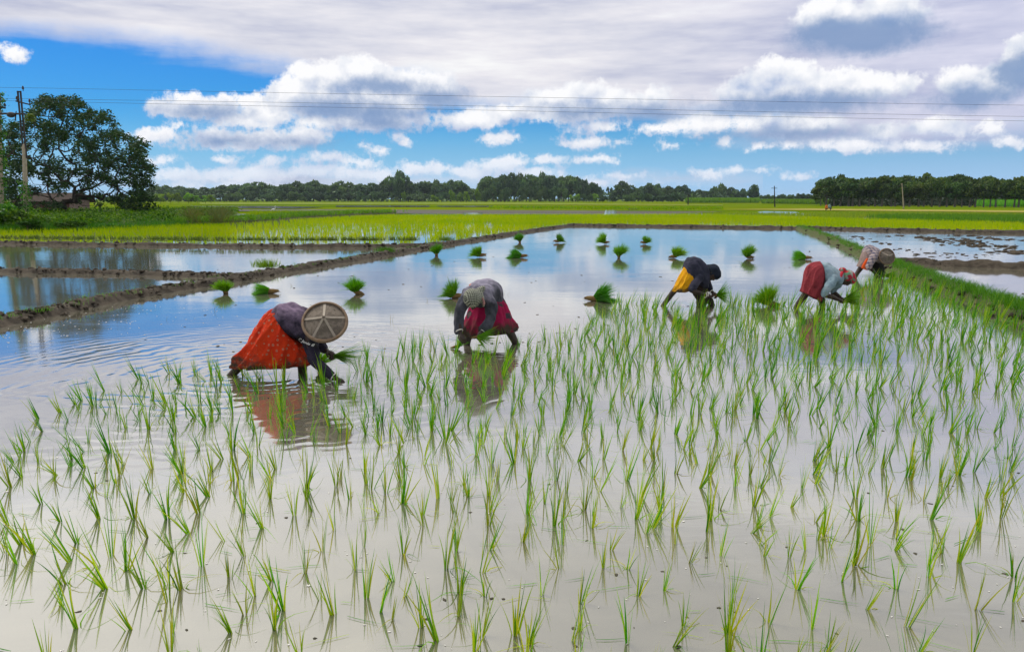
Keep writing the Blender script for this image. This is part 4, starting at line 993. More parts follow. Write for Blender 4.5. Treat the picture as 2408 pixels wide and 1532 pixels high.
D.skirt([D.ring((1928, 615), (1937, 662), .13), D.ring((1912, 617), (1935, 668), .17), D.ring((1900, 625), (1934, 678), .19), D.ring((1893, 645), (1931, 692), .2), D.ring((1889, 668), (1930, 702), .19), D.ring((1885, 686), (1928, 708), .17)], mar, (7, 10), .17)
hD = D.p(1993, 655, -.04)
w1 = D.p(1973, 705, -.22); k1 = D.p(1981, 709, -.2); w2 = D.p(1976, 699, .05); k2 = D.p(1983, 704, 0)
D.body(head_parts(hD, (.15, -.5, -.85), (.85, -.1, .35)) + hand(w1, k1 - w1, (.2, -.1, .8), 1.1) + hand(w2, k2 - w2, (.1, -.3, -.9), 1.1) +
       [D.t([(1925, 640, 0, .10), (1944, 647, 0, .12), (1966, 651, 0, .10), (1982, 652, -.02, .06), (1993, 655, -.04, .06)]),
        D.t([(1962, 660, -.15, .05), (1941, 690, -.24, .044), (1957, 698, -.24, .038), (1973, 705, -.22, .026)]), D.t([(1970, 660, .14, .05), (1957, 684, .12, .042), (1966, 691, .09, .036), (1976, 699, .05, .026)]),
        D.t([(1915, 648, 0, .085), (1902, 680, 0, .066), (1886, 702, 0, .052), (1873, 721, 0, .042), (1869, 738, 0, .04)]),
        D.t([(1918, 650, .03, .085), (1924, 685, .03, .07), (1932, 705, .03, .058), (1934, 724, .06, .044), (1934, 742, .06, .04)])], .0075)
def patches(t, co, col):
    v = nd(t, 'ShaderNodeTexVoronoi', {'Vector': co, 'Scale': 22.0}).outputs['Color']
    return ramp(t, nd(t, 'ShaderNodeSeparateXYZ', {0: v}).outputs[0], [(0, (.42, .03, .045)), (.34, (.10, .22, .13)), (.6, (.30, .28, .25)), (.8, (.34, .03, .05))], 'CONSTANT')
rg = cloth('red_green_headscarf', [(.3, .1, .1), (.3, .1, .1)], pattern=patches)
D.garment('headscarf', [ball(D.p(1995, 650, -.03), (.115, .112, .108), 18, 12), ball(D.p(2003, 656, -.05), (.07, .09, .085), 12, 8), ball(D.p(1982, 636, -.02), (.066, .055, .058), 12, 8)], rg, .009, .006, (1, 0, .3), 4, 16)
D.garment('scarf_tail', [D.t([(1980, 641, -.12, .026), (1977, 650, -.14, .024), (1976, 660, -.14, .018)], 8)], cloth('red_scarf_end', [(.5, .03, .05), (.6, .06, .08)], scale=8), .008, .004, (0, 0, 1), 2)
nk = D.p(1984, 706, -.1)
bundle(nk, unit(D.p(2022, 696, -.14) - nk), .31, .30, (-1, .1, -.4), 'thick dark bundle held by the planter in the maroon skirt', n=300, root_L=.06, group=hb, droop=.06, rr=.04, w=.010)
# ---- 5: checked shirt, straw hat, orange cloth at the knee
E = Person((2045, 654), 'woman in plaid shirt with a round straw hat bent down beside the grassy bund')
plaid = cloth('plaid_shirt', [(.34, .27, .26), (.44, .36, .34)], scale=6, bump=.006, pattern=checks(13, (.09, .09, .15), (0, 2), .42, .5))
sh = [E.ring((2029, 592), (2040, 612), .14), E.ring((2034, 580), (2048, 616), .17), E.ring((2043, 576), (2056, 616), .18), E.ring((2054, 578), (2066, 618), .18), E.ring((2064, 585), (2073, 618), .15), E.ring((2073, 594), (2078, 612), .09)]
s1 = E.t([(2058, 598, -.16, .085), (2050, 612, -.22, .085), (2044, 626, -.24, .07)]); s2 = E.t([(2072, 602, .12, .07), (2070, 616, .12, .06)])
E.garment('shirt', [loft(sh, 32, 5), s1, s2], plaid, .013, .024, (.6, 0, -.7), 3, 9)
E.skirt([E.ring((2031, 588), (2046, 612), .13), E.ring((2026, 600), (2048, 624), .17), E.ring((2021, 614), (2050, 632), .17), E.ring((2016, 626), (2054, 638), .16)], cloth('grey_brown_wrap', [(.20, .14, .12), (.30, .22, .2)], scale=6, bump=.006), (5, 8), .07)
E.garment('orange_cloth', [loft([E.ring((2038, 606), (2043, 610), .03, -.19), E.ring((2028, 622), (2042, 628), .05, -.17), E.ring((2025, 630), (2040, 636), .04, -.16)], 20, 4)], cloth('orange_cloth', [(.62, .07, .01), (.7, .11, .02)], scale=8), .010, .006, (0, 0, 1), 3)
hE = E.p(2079, 606, -.02)
w1 = E.p(2060, 644, -.2); k1 = E.p(2066, 649, -.2); w2 = E.p(2074, 640, .02); k2 = E.p(2079, 646, -.02)
E.body(head_parts(hE, (.3, -.5, -.8), (.75, -.4, .4)) + hand(w1, k1 - w1, (.2, -.1, -.8), .8) + hand(w2, k2 - w2, (.1, -.3, -.9), 1.1) +
       [E.t([(2042, 600, 0, .10), (2056, 599, 0, .12), (2070, 602, 0, .10), (2079, 606, -.02, .06)]),
        E.t([(2058, 602, -.16, .055), (2046, 626, -.24, .046), (2060, 644, -.2, .028)]), E.t([(2072, 602, .12, .055), (2071, 624, .1, .046), (2074, 640, .02, .028)]),
        E.t([(2038, 606, 0, .085), (2030, 622, 0, .066), (2019, 637, 0, .052), (2011, 651, -.03, .046), (2010, 662, -.03, .04)]),
        E.t([(2042, 606, .08, .10), (2062, 626, .1, .09), (2062, 640, .1, .07), (2061, 656, .1, .048), (2061, 668, .1, .04)])], .009)
E.garment('trousers', [E.t([(2050, 612, .06, .11), (2064, 626, .08, .12), (2068, 638, .08, .11), (2067, 646, .08, .09)])], cloth('dark_wrap', [(.016, .014, .016), (.03, .026, .028)], scale=6), .013, .01, (0, 0, 1), 4)
straw_hat(E, E.p(2085, 603, -.18), (.08, -.96, .26), .185, .085, (20, 140))
nk = E.p(2082, 648, -.05)
bundle(nk, unit(E.p(2116, 650, -.1) - nk), .32, .22, (-1, .1, -.2), 'flat dark bundle held by the planter in the plaid shirt', n=200, root_L=.05, group=hb, droop=.06, rr=.03, w=.012)
# ---- two far-off workers crouching at the foot of the wood: the same build, other clothes
def far_worker(u, v, colour, label, src, ang, keep=('body', 'shirt', 'skirt')):
    g = G(u, v); r = empty('person', g); r.rotation_euler.z = ang; r.scale = (1.05,) * 3
    tag(r, label, 'person', 'far workers near the wood')
    for ch in [o for o in bpy.data.objects if o.parent == src.root and o.name.split('.')[0] in keep]:
        c = ch.copy(); c.data = ch.data.copy(); COL.objects.link(c); c.parent = r
        if ch.name.split('.')[0] != 'body':
            c.data.materials.clear(); c.data.materials.append(colour)
far_worker(1943, 494, cloth('far_orange', [(.5, .14, .02), (.6, .2, .03)]), 'tiny far worker in orange bending at the foot of the wood', D, 1.2)
far_worker(1951, 494, cloth('far_teal', [(.15, .26, .24), (.2, .32, .3)]), 'tiny far worker in grey green bending at the foot of the wood', C, -.4)
# ---------------------------------------------------------------- trees
bark = surf('grey_brown_bark', [(.05, .04, .03), (.09, .072, .055), (.035, .028, .02)], scale=2, rough=.95, bump=.02, bscale=10)
pale_bark = surf('pale_bark', [(.11, .10, .085), (.19, .17, .145)], scale=2, rough=.95)
big_leaf = leafy('mango_leaf', [(.012, .036, .010), (.020, .055, .014), (.032, .075, .018), (.05, .09, .02)], trans=.2, rough=.55, spec=.12)
wood_leaf = leafy('wood_leaf', [(.018, .055, .020), (.034, .085, .026), (.06, .12, .03), (.11, .17, .036)], trans=.3, rough=.6, patch=(1.6, 1.35, .8), patch_scale=.13)
far_leaf = leafy('far_tree_leaf', [(.034, .082, .046), (.054, .112, .058), (.085, .15, .064)], trans=.3, rough=.65, patch=(1.7, 1.5, 1.0), patch_scale=.10)
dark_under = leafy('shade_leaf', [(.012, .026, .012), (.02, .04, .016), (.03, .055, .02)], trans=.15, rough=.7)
light_leaf = leafy('light_bush_leaf', [(.11, .24, .03), (.17, .32, .035), (.24, .38, .04)], trans=.35, rough=.6)
def crown_mesh(name, seed, lobes, n, size, mat, flat=1.0, hollow=.55, asp=.5):
    """unit crown: radius about 1, height about 1"""
    r = np.random.default_rng(seed); P_, S_ = [], []
    L = []
    for i in range(lobes):
        a = r.uniform(0, 6.28); q = math.sqrt(r.uniform(.0, 1)) * .68; z = r.uniform(.22, .80)
        z = z * (1 - .45 * q * q)
        L.append((np.array([math.cos(a) * q, math.sin(a) * q, z * flat]), r.uniform(.22, .36)))
    for i in range(n):
        c, rad = L[int(r.integers(len(L)))]
        d = unit(r.normal(size=3)); k = rad * (hollow + (1 - hollow) * r.random() ** .5) * r.uniform(.85, 1.05)
        P_.append(c + d * k * np.array([1, 1, asp]))
    P_ = np.array(P_); P_[:, 2] = np.maximum(P_[:, 2], .03)
    V, Fc = leaf_quads(P_, size * r.uniform(.6, 1.3, n), .62, .4, .2)
    me = raw_mesh(name, V, Fc); me.materials.append(mat); return me
def trunk_mesh(name, seed, r0, h, mat, limbs=5, top=.75):
    r = np.random.default_rng(seed)
    parts = [tube([(0, 0, -.05), (.02, .01, h * .4), (r.normal() * .05, r.normal() * .05, h), (r.normal() * .1, r.normal() * .1, top)], [r0 * 1.35, r0, r0 * .75, r0 * .3], 7, 2)]
    for i in range(limbs):
        a = 6.28 * i / limbs + r.normal() * .3; z = h * r.uniform(.7, 1.2)
        e = np.array([math.cos(a) * .55, math.sin(a) * .55, min(.8, z + r.uniform(.15, .4))])
        parts.append(tube([(0, 0, z), e * np.array([.45, .45, 0]) + np.array([0, 0, z + (e[2] - z) * .55]), e], [r0 * .55, r0 * .4, r0 * .15], 5, 2))
    V, Fc = merge(parts); me = raw_mesh(name, V, Fc, True); me.materials.append(mat); return me
KIND = {}
def kind(key, crowns, trunks): KIND[key] = (crowns, trunks)
kind('far', [crown_mesh('crown', 20 + i, 16, 2200, .15, far_leaf) for i in range(5)], [trunk_mesh('trunk', 40 + i, .04, .3, bark) for i in range(2)])
kind('wood', [crown_mesh('crown', 60 + i, 15, 2200, .15, wood_leaf, 1.0) for i in range(5)], [trunk_mesh('trunk', 80 + i, .065, .42, pale_bark) for i in range(2)])
kind('light', [crown_mesh('crown', 90 + i, 8, 800, .22, light_leaf) for i in range(3)], [trunk_mesh('trunk', 95, .03, .3, bark)])
kind('round', [crown_mesh('crown', 99, 16, 2600, .14, far_leaf, 1.0, .7)], [trunk_mesh('trunk', 98, .05, .2, bark)])
def plant(key, u, v_base, v_top, width, label, group, name='tree', cat='tree', lift=0.0, dist=None):
    g = G(u, v_base) if dist is None else P(u, v_base, dist)
    if dist is not None: g[2] = 0
    h = (v_base - v_top) / F * g[1]; w = width / 2 / F * g[1]
    root = empty(name, g); tag(root, label, cat, group)
    cr, tr = KIND[key]
    c = bpy.data.objects.new('crown', cr[int(rng.integers(len(cr)))]); COL.objects.link(c); c.parent = root
    lo = lift * h
    c.location = (0, 0, lo); c.scale = (w, w * rng.uniform(.8, 1.1), (h - lo) / .98); c.rotation_euler.z = rng.uniform(0, 6.28)
    t = bpy.data.objects.new('trunk', tr[int(rng.integers(len(tr)))]); COL.objects.link(t); t.parent = root
    t.scale = (w * .8, w * .8, h); t.rotation_euler.z = rng.uniform(0, 6.28)
    return root
def profile(pts, u): return np.interp(u, [p[0] for p in pts], [p[1] for p in pts])
# the long far line
PA = [(330, 441), (355, 441), (400, 433), (470, 440), (520, 437), (600, 431), (640, 433), (680, 425), (740, 431), (800, 425), (850, 426), (900, 423), (940, 412), (960, 424), (1010, 430), (1070, 421), (1105, 438), (1140, 440)]
ga = 'trees of the long far tree line'
for u in np.arange(338, 1142, 20):
    uu = u + rng.normal() * 4; vt = profile(PA, uu) - 2 + rng.normal() * 4
    plant('far', uu, 473.6, vt, rng.uniform(52, 84), 'dark broad tree in the long far tree line behind the green fields', ga)
for u in np.arange(345, 1140, 31):
    uu = u + rng.normal() * 7
    plant('far', uu, 474.2, rng.uniform(445, 456), rng.uniform(28, 44), 'low rounded tree at the front edge of the long far tree line', ga)
plant('far', 942, 474.2, 411, 32, 'tallest narrow tree rising out of the long far tree line', ga)
for (u, w, vt) in ((710, 26, 461), (860, 22, 458), (960, 34, 459), (1020, 30, 458)):
    plant('light' if u > 1000 else 'far', u, 474.6, vt, w, 'low greyish bush standing before the long far tree line', 'bushes before the long far tree line', 'bush', 'bush')
for (u, w, vt) in ((1062, 22, 446), (1082, 20, 452), (1097, 18, 449), (1122, 22, 443), (950, 14, 448)):
    plant('light', u, 475, vt, w, 'light green young tree beside the tall dark grove', 'light green young trees beside the grove', lift=.05)
# coconut palm showing over the line
g = G(604, 473.4); hp = (473.4 - 431) / F * g[1]; pr = empty('palm_tree', g); tag(pr, 'slender palm poking above the far tree line', 'palm tree')
V, Fc = tube([g, g + np.array([.3, 0, hp * .5]), g + np.array([0, 0, hp])], [.5, .45, .4], 7, 3); obj('trunk', V, Fc, bark, pr)
n = 26; a = np.linspace(0, 6.28, n); d = np.column_stack([np.cos(a), np.sin(a) , rng.uniform(.1, .9, n)]); d /= np.linalg.norm(d, axis=1)[:, None]
V, Fc = blades(np.repeat([g + np.array([0, 0, hp])], n, 0), d, rng.uniform(2.6, 3.6, n), np.full(n, .75), np.column_stack([np.zeros(n), np.zeros(n), -np.full(n, .55)]), 5); obj('crown', V, Fc, far_leaf, pr)
# tall dark grove in the middle
PB = [(1135, 420), (1150, 407), (1180, 410), (1210, 406), (1245, 409), (1285, 405), (1315, 414), (1340, 412), (1362, 411), (1378, 424), (1405, 432), (1422, 442)]
gb = 'trees of the tall middle grove'
for u in np.arange(1146, 1420, 13):
    uu = u + rng.normal() * 3
    plant('far', uu, 473.8, profile(PB, uu) - 2 + rng.normal() * 2, rng.uniform(50, 72) if uu < 1370 else 34, 'tall dark tree crowded into the middle grove', gb, lift=.05)
for u in np.arange(1143, 1330, 20):
    plant('far', u + rng.normal() * 4, 474.6, rng.uniform(428, 444), rng.uniform(26, 40), 'shorter tree at the front of the tall middle grove', gb)
for u in (1345, 1358, 1372, 1386, 1400, 1418, 1440):
    plant('light' if u in (1345, 1358, 1400) else 'far', u, 475, rng.uniform(452, 460), rng.uniform(20, 30), 'bush in the low gap beside the tall middle grove', 'bushes beside the middle grove', 'bush', 'bush')
for u, vt in ((1429, 438), (1437, 440)):
    plant('far', u, 473.6, vt, 9, 'thin isolated tree in the gap after the middle grove', 'thin trees after the middle grove', lift=.5)
# lower bluish clump
PC = [(1450, 442), (1466, 426), (1485, 434), (1500, 438), (1525, 428), (1545, 430), (1562, 440), (1590, 432), (1610, 434), (1625, 442), (1640, 446), (1660, 444), (1690, 430), (1706, 434), (1725, 446), (1740, 444)]
gc = 'trees of the lower far clump'
for u in np.arange(1456, 1745, 15):
    uu = u + rng.normal() * 3
    plant('far', uu, 473.6, profile(PC, uu) - 1 + rng.normal() * 2, rng.uniform(36, 60), 'mid sized tree in the lower far clump after the grove', gc)
for u in np.arange(1470, 1610, 17):
    plant('far', u + rng.normal() * 3, 475, rng.uniform(450, 458), rng.uniform(24, 34), 'rounded bush in front of the lower far clump', 'bushes of the lower far clump', 'bush', 'bush')
plant('round', 1770, 474.5, 426.5, 42, 'lone round dense tree standing behind the sugarcane block', None)
for u in np.arange(1795, 1935, 12):
    uu = u + rng.normal() * 2
    plant('far', uu, 474.6, rng.uniform(452, 459), rng.uniform(20, 30), 'low bush in the hedge between the round tree and the wood', 'bushes in the low hedge', 'bush', 'bush')
# the wood on the right, pale trunks standing in its shade
PE = [(1924, 424), (1933, 420), (1962, 409), (2000, 408), (2030, 412), (2050, 417), (2072, 411), (2095, 414), (2120, 408), (2150, 414), (2165, 411), (2190, 405), (2210, 407), (2235, 414), (2270, 409), (2310, 411), (2340, 412), (2375, 409), (2410, 420), (2480, 412)]
ge = 'trees of the near wood'
for k, (vb, st, dv, lab) in enumerate(((484.0, 17, 0, 'tree with pale trunk and dark crown at the front of the near wood'), (481.0, 17, -1, 'dark crowned tree deeper inside the near wood'), (478.5, 17, 0, 'tree at the back of the near wood'))):
    for u in np.arange(1938 + k * 5, 2470, st):
        uu = u + rng.normal() * 4
        plant('wood', uu, vb + (uu - 1930) * .006, profile(PE, uu) + rng.uniform(-3, 13) + dv + (6 if k == 0 else 0), rng.uniform(52, 84), lab, ge, lift=(.26, .2, .06)[k])
plant('wood', 1930, 483, 424, 40, 'bushy tree hanging low at the near corner of the wood', ge, lift=.02)
n = 16000
uq = rng.uniform(1950, 2480, n); c = np.array([P(u, 480, d) for u, d in zip(uq, rng.uniform(196, 300, n))]); c[:, 2] = rng.uniform(0, 5.0, n)
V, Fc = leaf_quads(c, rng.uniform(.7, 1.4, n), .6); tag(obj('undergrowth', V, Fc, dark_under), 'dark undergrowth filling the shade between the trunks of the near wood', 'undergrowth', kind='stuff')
n = 4200; uq = rng.uniform(330, 1745, n); c = np.array([P(u, 470, d) for u, d in zip(uq, rng.uniform(500, 560, n))]); c[:, 2] = rng.uniform(0, 5, n) * 1.2
V, Fc = leaf_quads(c, rng.uniform(1.6, 3.0, n), .6); tag(obj('undergrowth', V, Fc, far_leaf), 'dark thicket under the far tree line', 'undergrowth', kind='stuff')
# banana plants and light shrubs behind the big tree
for u in list(np.arange(196, 512, 17)):
    uu = u + rng.normal() * 4
    plant('light', uu, 478.5, rng.uniform(454, 462) - (3 if uu > 400 else 0), rng.uniform(22, 32), 'bright light green shrub in the row behind the big tree', 'light shrubs behind the big tree', 'shrub', 'shrub', lift=.1)
# ---------------------------------------------------------------- the big tree
OUT = [(5, 440), (7, 313), (20, 297), (38, 284), (62, 270), (67, 252), (82, 236), (104, 228), (132, 234), (156, 230), (183, 226), (193, 243), (207, 256), (234, 268), (248, 262), (269, 288), (280, 314), (302, 312), (330, 328), (346, 347), (341, 377), (356, 391), (352, 418), (358, 434),
       (350, 458), (338, 480), (316, 492), (285, 484), (262, 470), (235, 458), (190, 446), (150, 440), (110, 448), (75, 458), (30, 462)]
DT = 72.0
base = P(153, 512, DT); base[2] = 0.0
tree = empty('big_tree', base); tag(tree, 'big spreading dark green tree beside the utility poles', 'tree')
nodes = [base + np.array([0, 0, z]) for z in (0, .5, 1.0, 1.5)]; par = [-1, 0, 1, 2]
tg = []
while len(tg) < 640:
    u, v = rng.uniform(0, 375), rng.uniform(222, 500)
    if not inside(OUT, np.array(u), np.array(v)): continue
    half = 5.2 * math.sqrt(max(.05, 1 - ((u - 175) / 195) ** 2)) * math.sqrt(max(.1, 1 - ((v - 380) / 170) ** 2))
    tg.append(P(u, v, DT + rng.uniform(-half, half)))
tg += [P(rng.uniform(20, 250), rng.uniform(446, 486), DT + rng.uniform(-2.5, 3)) for _ in range(46)]
tg += [P(u, v, DT + d) for u, v, d in ((340, 487, -1), (330, 498, -.5), (318, 490, 0), (355, 470, -.6), (362, 488, -1), (300, 478, .5), (280, 470, -1.5))]
tg.sort(key=lambda q: np.linalg.norm(q - nodes[3]))
for q in tg:
    N_ = np.array(nodes[2:]); dq = np.linalg.norm(N_ - q, axis=1)
    # reach back towards the fork: long limbs rather than a mesh of twigs
    cost = dq + .28 * np.linalg.norm(N_ - nodes[3], axis=1)
    i = int(np.argmin(cost)) + 2; p0 = nodes[i]; L = np.linalg.norm(q - p0); m = max(1, int(L / .7))
    sag = rng.normal(size=3) * .10 * L
    for k in range(1, m + 1):
        t = k / m; nodes.append(p0 + (q - p0) * t + sag * t * (1 - t) * 2 + np.array([0, 0, -.10 * L * t * (1 - t)])); par.append(i if k == 1 else len(nodes) - 2)
wgt = np.zeros(len(nodes)); kids = [[] for _ in nodes]
for i in range(len(nodes) - 1, -1, -1):
    wgt[i] = max(1, wgt[i])
    if par[i] >= 0: wgt[par[i]] += wgt[i]; kids[par[i]].append(i)
rad = np.minimum(.020 * wgt ** .46, .46)
parts = []
def chain(i):
    st_ = [(par[i] if par[i] >= 0 else i, i)]
    c = [nodes[st_[0][0]], nodes[i]] if par[i] >= 0 else [nodes[i]]; r = [rad[i], rad[i]] if par[i] >= 0 else [rad[i] * 1.3]
    while kids[i]:
        ks = sorted(kids[i], key=lambda k: -wgt[k])
        for k in ks[1:]: todo.append(k)
        i = ks[0]; c.append(nodes[i]); r.append(rad[i])
    if len(c) > 1: parts.append(tube(c, r, 6 if max(r) > .06 else 4, 1))
todo = [0]
while todo: chain(todo.pop())
V, Fc = merge(parts); obj('trunk', V, Fc, surf('dark_tree_bark', [(.028, .022, .017), (.05, .04, .03), (.02, .016, .012)], scale=1.5, rough=.95, bump=.02, bscale=8), tree, smooth=True)
tips = np.array([nodes[i] for i in range(len(nodes)) if not kids[i] or (wgt[i] < 3 and rng.random() < .5)])
cc = np.repeat(tips, 70, axis=0); dd = rng.normal(size=cc.shape); dd /= np.linalg.norm(dd, axis=1)[:, None]
cc = cc + dd * (.66 * rng.random(len(cc)) ** .6)[:, None] * np.array([1, 1, .75]) + np.array([0, 0, -.05])
V, Fc = leaf_quads(cc, rng.uniform(.18, .40, len(cc)), .42, .3, .2); obj('crown', V, Fc, big_leaf, tree)
# ---------------------------------------------------------------- bank, bushes, creepers, house, poles, wires
bank_poly = [(-80, 548), (60, 547), (200, 542), (300, 537), (430, 531), (540, 524), (560, 500), (450, 500), (380, 503), (200, 503), (-80, 500)]
nb = 2600; cs = []
while len(cs) < nb:
    u, v = rng.uniform(-80, 560), rng.uniform(499, 548)
    if inside(bank_poly, np.array(u), np.array(v)): cs.append(G(u, v))
cs = np.array(cs)
bank_soil = surf('bank_soil', [(.035, .06, .012), (.06, .085, .02), (.05, .045, .03)], scale=.6, rough=.95, space='Position')
g = np.array([G(u, v) for u, v in bank_poly]); cen = g.mean(axis=0)
V = np.vstack([g + np.array([0, 0, .01]), cen + (g - cen) * .88 + np.array([0, 0, .42]), cen + (g - cen) * .6 + np.array([0, 0, .6])]); k = len(g)
Fc = [[r * k + j, r * k + (j + 1) % k, (r + 1) * k + (j + 1) % k, (r + 1) * k + j] for r in range(2) for j in range(k)] + [[2 * k + j for j in range(k)]]
tag(obj('bank', V, Fc, bank_soil, smooth=True), kind='structure')
weed = leafy('bank_weed_leaf', [(.025, .13, .002), (.05, .20, .003), (.09, .27, .004), (.14, .30, .006)], trans=.35, rough=.65, spec=.08, patch=(.32, .42, .40), patch_scale=.5)
c = np.repeat(cs, 12, axis=0) + rng.normal(size=(nb * 12, 3)) * np.array([.4, .4, 0]); c[:, 2] = .10 + .55 * rng.random(len(c)) ** .7 + np.abs(rng.normal(0, .14, len(c)))
V, Fc = leaf_quads(c, rng.uniform(.10, .26, len(c)), .5, .6); tag(obj('bank_weeds', V, Fc, weed), 'bright green weeds covering the low bank under the big tree', 'weeds', kind='stuff')
tufts('bank_grass', np.vstack([cs[:2200] * np.array([1, 1, 0]) + np.array([0, 0, .25]), along([(-60, 549), (200, 543), (430, 532), (540, 526)], 900, .5, .0)]), .55, grass_mat, 'rough green grass on the low bank', per=9, w=.03, spread=.4)
tufts('bund_grass', along([(430, 532), (600, 525), (700, 516), (803, 510), (920, 505)], 1100, .55, .28), .5, grass_mat, 'dark green grass on the low bund between the rice fields', per=9, w=.045, spread=.4)
bush_leaf = leafy('broad_bush_leaf', [(.016, .085, .003), (.034, .14, .004), (.07, .21, .005), (.13, .28, .008)], trans=.3, rough=.45)
dark_bush = leafy('dark_bush_leaf', [(.012, .045, .005), (.025, .075, .007), (.04, .10, .009)], trans=.2, rough=.7, spec=.05)
kind('bush', [crown_mesh('crown', 120 + i, 9, 1300, .17, bush_leaf, 1.0, .6) for i in range(3)], [trunk_mesh('trunk', 130, .03, .3, bark)])
kind('dbush', [crown_mesh('crown', 125 + i, 9, 1000, .17, dark_bush, 1.0, .6) for i in range(2)], [trunk_mesh('trunk', 131, .03, .3, bark)])
for (u, vb, vt, w, key, lab) in ((-30, 546, 455, 130, 'bush', 'tall leafy bush at the very edge of the bank by the creeper covered pole'), (40, 545, 484, 120, 'bush', 'wide green bush below the utility poles'),
        (95, 540, 492, 100, 'bush', 'low green bush spilling down the bank'), (20, 528, 470, 90, 'bush', 'green bush behind the widest bush by the poles'), (150, 536, 507, 90, 'bush', 'low bush in front of the big tree trunk'),
        (215, 532, 508, 80, 'bush', 'low weedy bush to one side of the big tree trunk'), (112, 518, 486, 66, 'dbush', 'dark bush at the foot of the big tree'), (190, 517, 488, 60, 'dbush', 'small dark bush beside the big tree trunk'),
        (290, 528, 507, 70, 'bush', 'weedy green bush halfway along the bank'), (175, 545, 516, 90, 'dbush', 'dark leafy bush low on the water side of the bank'), (255, 541, 517, 60, 'bush', 'small bright bush on the water side of the bank'),
        (335, 532, 511, 46, 'dbush', 'small dark bush halfway along the bank'), (65, 548, 512, 80, 'dbush', 'dark bush below the pale pole at the foot of the bank'), (395, 530, 512, 50, 'bush', 'little green bush next to the tall grass')):
    plant(key, u, vb, vt, w, lab, 'bushes on the bank', 'bush', 'bush')
tall = leafy('tall_grass_leaf', [(.05, .075, .010), (.10, .10, .014), (.045, .085, .010), (.14, .11, .014)], trans=.3)
for (u0, u1, n, lab) in ((432, 480, 110, 'clump of tall brownish grass with bent blades on the bank'), (488, 548, 160, 'dense tall brown green grass clump at the end of the bank')):
    pts_ = np.array([G((u0 + u1) / 2 + np.clip(rng.normal() * .27, -.5, .5) * (u1 - u0), rng.uniform(513, 526), rng.uniform(0, .25)) for _ in range(n)])
    mid_ = np.abs(proj(pts_)[0] - (u0 + u1) / 2) < (u1 - u0) * .24
    cen_ = pts_[mid_]; out_ = pts_[~mid_]
    a_ = rng.uniform(0, 6.28, 60); ring_ = np.array([G((u0 + u1) / 2 + math.cos(q) * (u1 - u0) * .55, 521 + math.sin(q) * 5, .05) for q in a_])
    P3 = np.vstack([np.repeat(cen_, 16, 0), np.repeat(out_, 10, 0), np.repeat(ring_, 6, 0)]); hh_ = np.concatenate([np.full(len(cen_) * 16, 1.25), np.full(len(out_) * 10, .85), np.full(len(ring_) * 6, .5)])
    n_ = len(P3); q = rng.uniform(0, 6.28, n_); s_ = np.abs(rng.normal(0, .34, n_))
    V, Fc = blades(P3 + rng.normal(size=(n_, 3)) * [.12, .12, 0], np.column_stack([np.cos(q) * np.sin(s_), np.sin(q) * np.sin(s_), np.cos(s_)]), hh_ * rng.uniform(.5, 1.15, n_), np.full(n_, .032), np.column_stack([np.cos(q) * .3, np.sin(q) * .3, -np.full(n_, .22)]), 3)
    tag(obj('tall_grass', V, Fc, tall), lab, 'grass')
# brick house half hidden by the tree
HB = P(128, 506, 90.0); HB[2] = 0
house = empty('brick_house', HB); tag(house, 'low reddish brick house with tiled roof half hidden behind the big tree', 'house')
brick = None
m, t, out = new_mat('weathered_brick')
br = nd(t, 'ShaderNodeTexBrick', {'Vector': nd(t, 'ShaderNodeVectorMath', {0: nd(t, 'ShaderNodeTexCoord').outputs['Object'], 1: (1, 1, 1)}, operation='MULTIPLY').outputs[0], 'Color1': (.15, .07, .06, 1), 'Color2': (.12, .055, .05, 1), 'Mortar': (.28, .22, .19, 1), 'Scale': 2.5})
b = nd(t, 'ShaderNodeBsdfPrincipled', {'Base Color': br.outputs[0], 'Roughness': .95}); t.links.new(b.outputs[0], out.inputs[0]); brick = m
tile_m = surf('clay_tile', [(.03, .022, .018), (.055, .036, .028)], scale=3, rough=.95, bump=.03, bscale=9)
hw, hd, hh = 2.9, 2.0, 1.6
parts = []
for x0, x1, z0, z1 in ((-hw, -2.6, 0, hh), (-1.7, .6, 0, hh), (1.6, hw, 0, hh), (-2.6, -1.7, 1.4, hh), (.6, 1.6, 1.35, hh), (.6, 1.6, 0, .7)):
    parts.append(box((HB[0] + (x0 + x1) / 2, HB[1] - hd, (z0 + z1) / 2), ((x1 - x0) / 2, .12, (z1 - z0) / 2)))
for s in (-1, 1): parts.append(box((HB[0] + s * (hw - .12), HB[1], hh / 2), (.12, hd - .12, hh / 2)))
parts.append(box((HB[0], HB[1] + hd, hh / 2), (hw, .12, hh / 2)))
V, Fc = merge(parts); obj('wall', V, Fc, brick, house)
e = .5; z1 = hh + .8
V = [(HB[0] + sx_ * (hw + e), HB[1] + y, z) for sx_ in (-1, 1) for (y, z) in ((-hd - e, hh - .15), (0, z1), (hd + e, hh - .15), (hd + e, hh - .27), (0, z1 - .14), (-hd - e, hh - .27))]
Fc = [[0, 1, 7, 6], [1, 2, 8, 7], [2, 3, 9, 8], [3, 4, 10, 9], [4, 5, 11, 10], [5, 0, 6, 11], [0, 5, 4, 1], [1, 4, 3, 2], [6, 7, 10, 11], [7, 8, 9, 10]]
obj('roof', np.array(V), Fc, tile_m, house)
wood_d = surf('old_door_wood', [(.06, .04, .03), (.09, .06, .04)], scale=3, rough=.9)
V, Fc = box((HB[0] - 2.15, HB[1] - hd, .7), (.45, .05, .7)); obj('door', V, Fc, wood_d, house)
V, Fc = box((HB[0] + 1.1, HB[1] - hd, 1.02), (.5, .05, .32)); obj('window_shutter', V, Fc, wood_d, house)
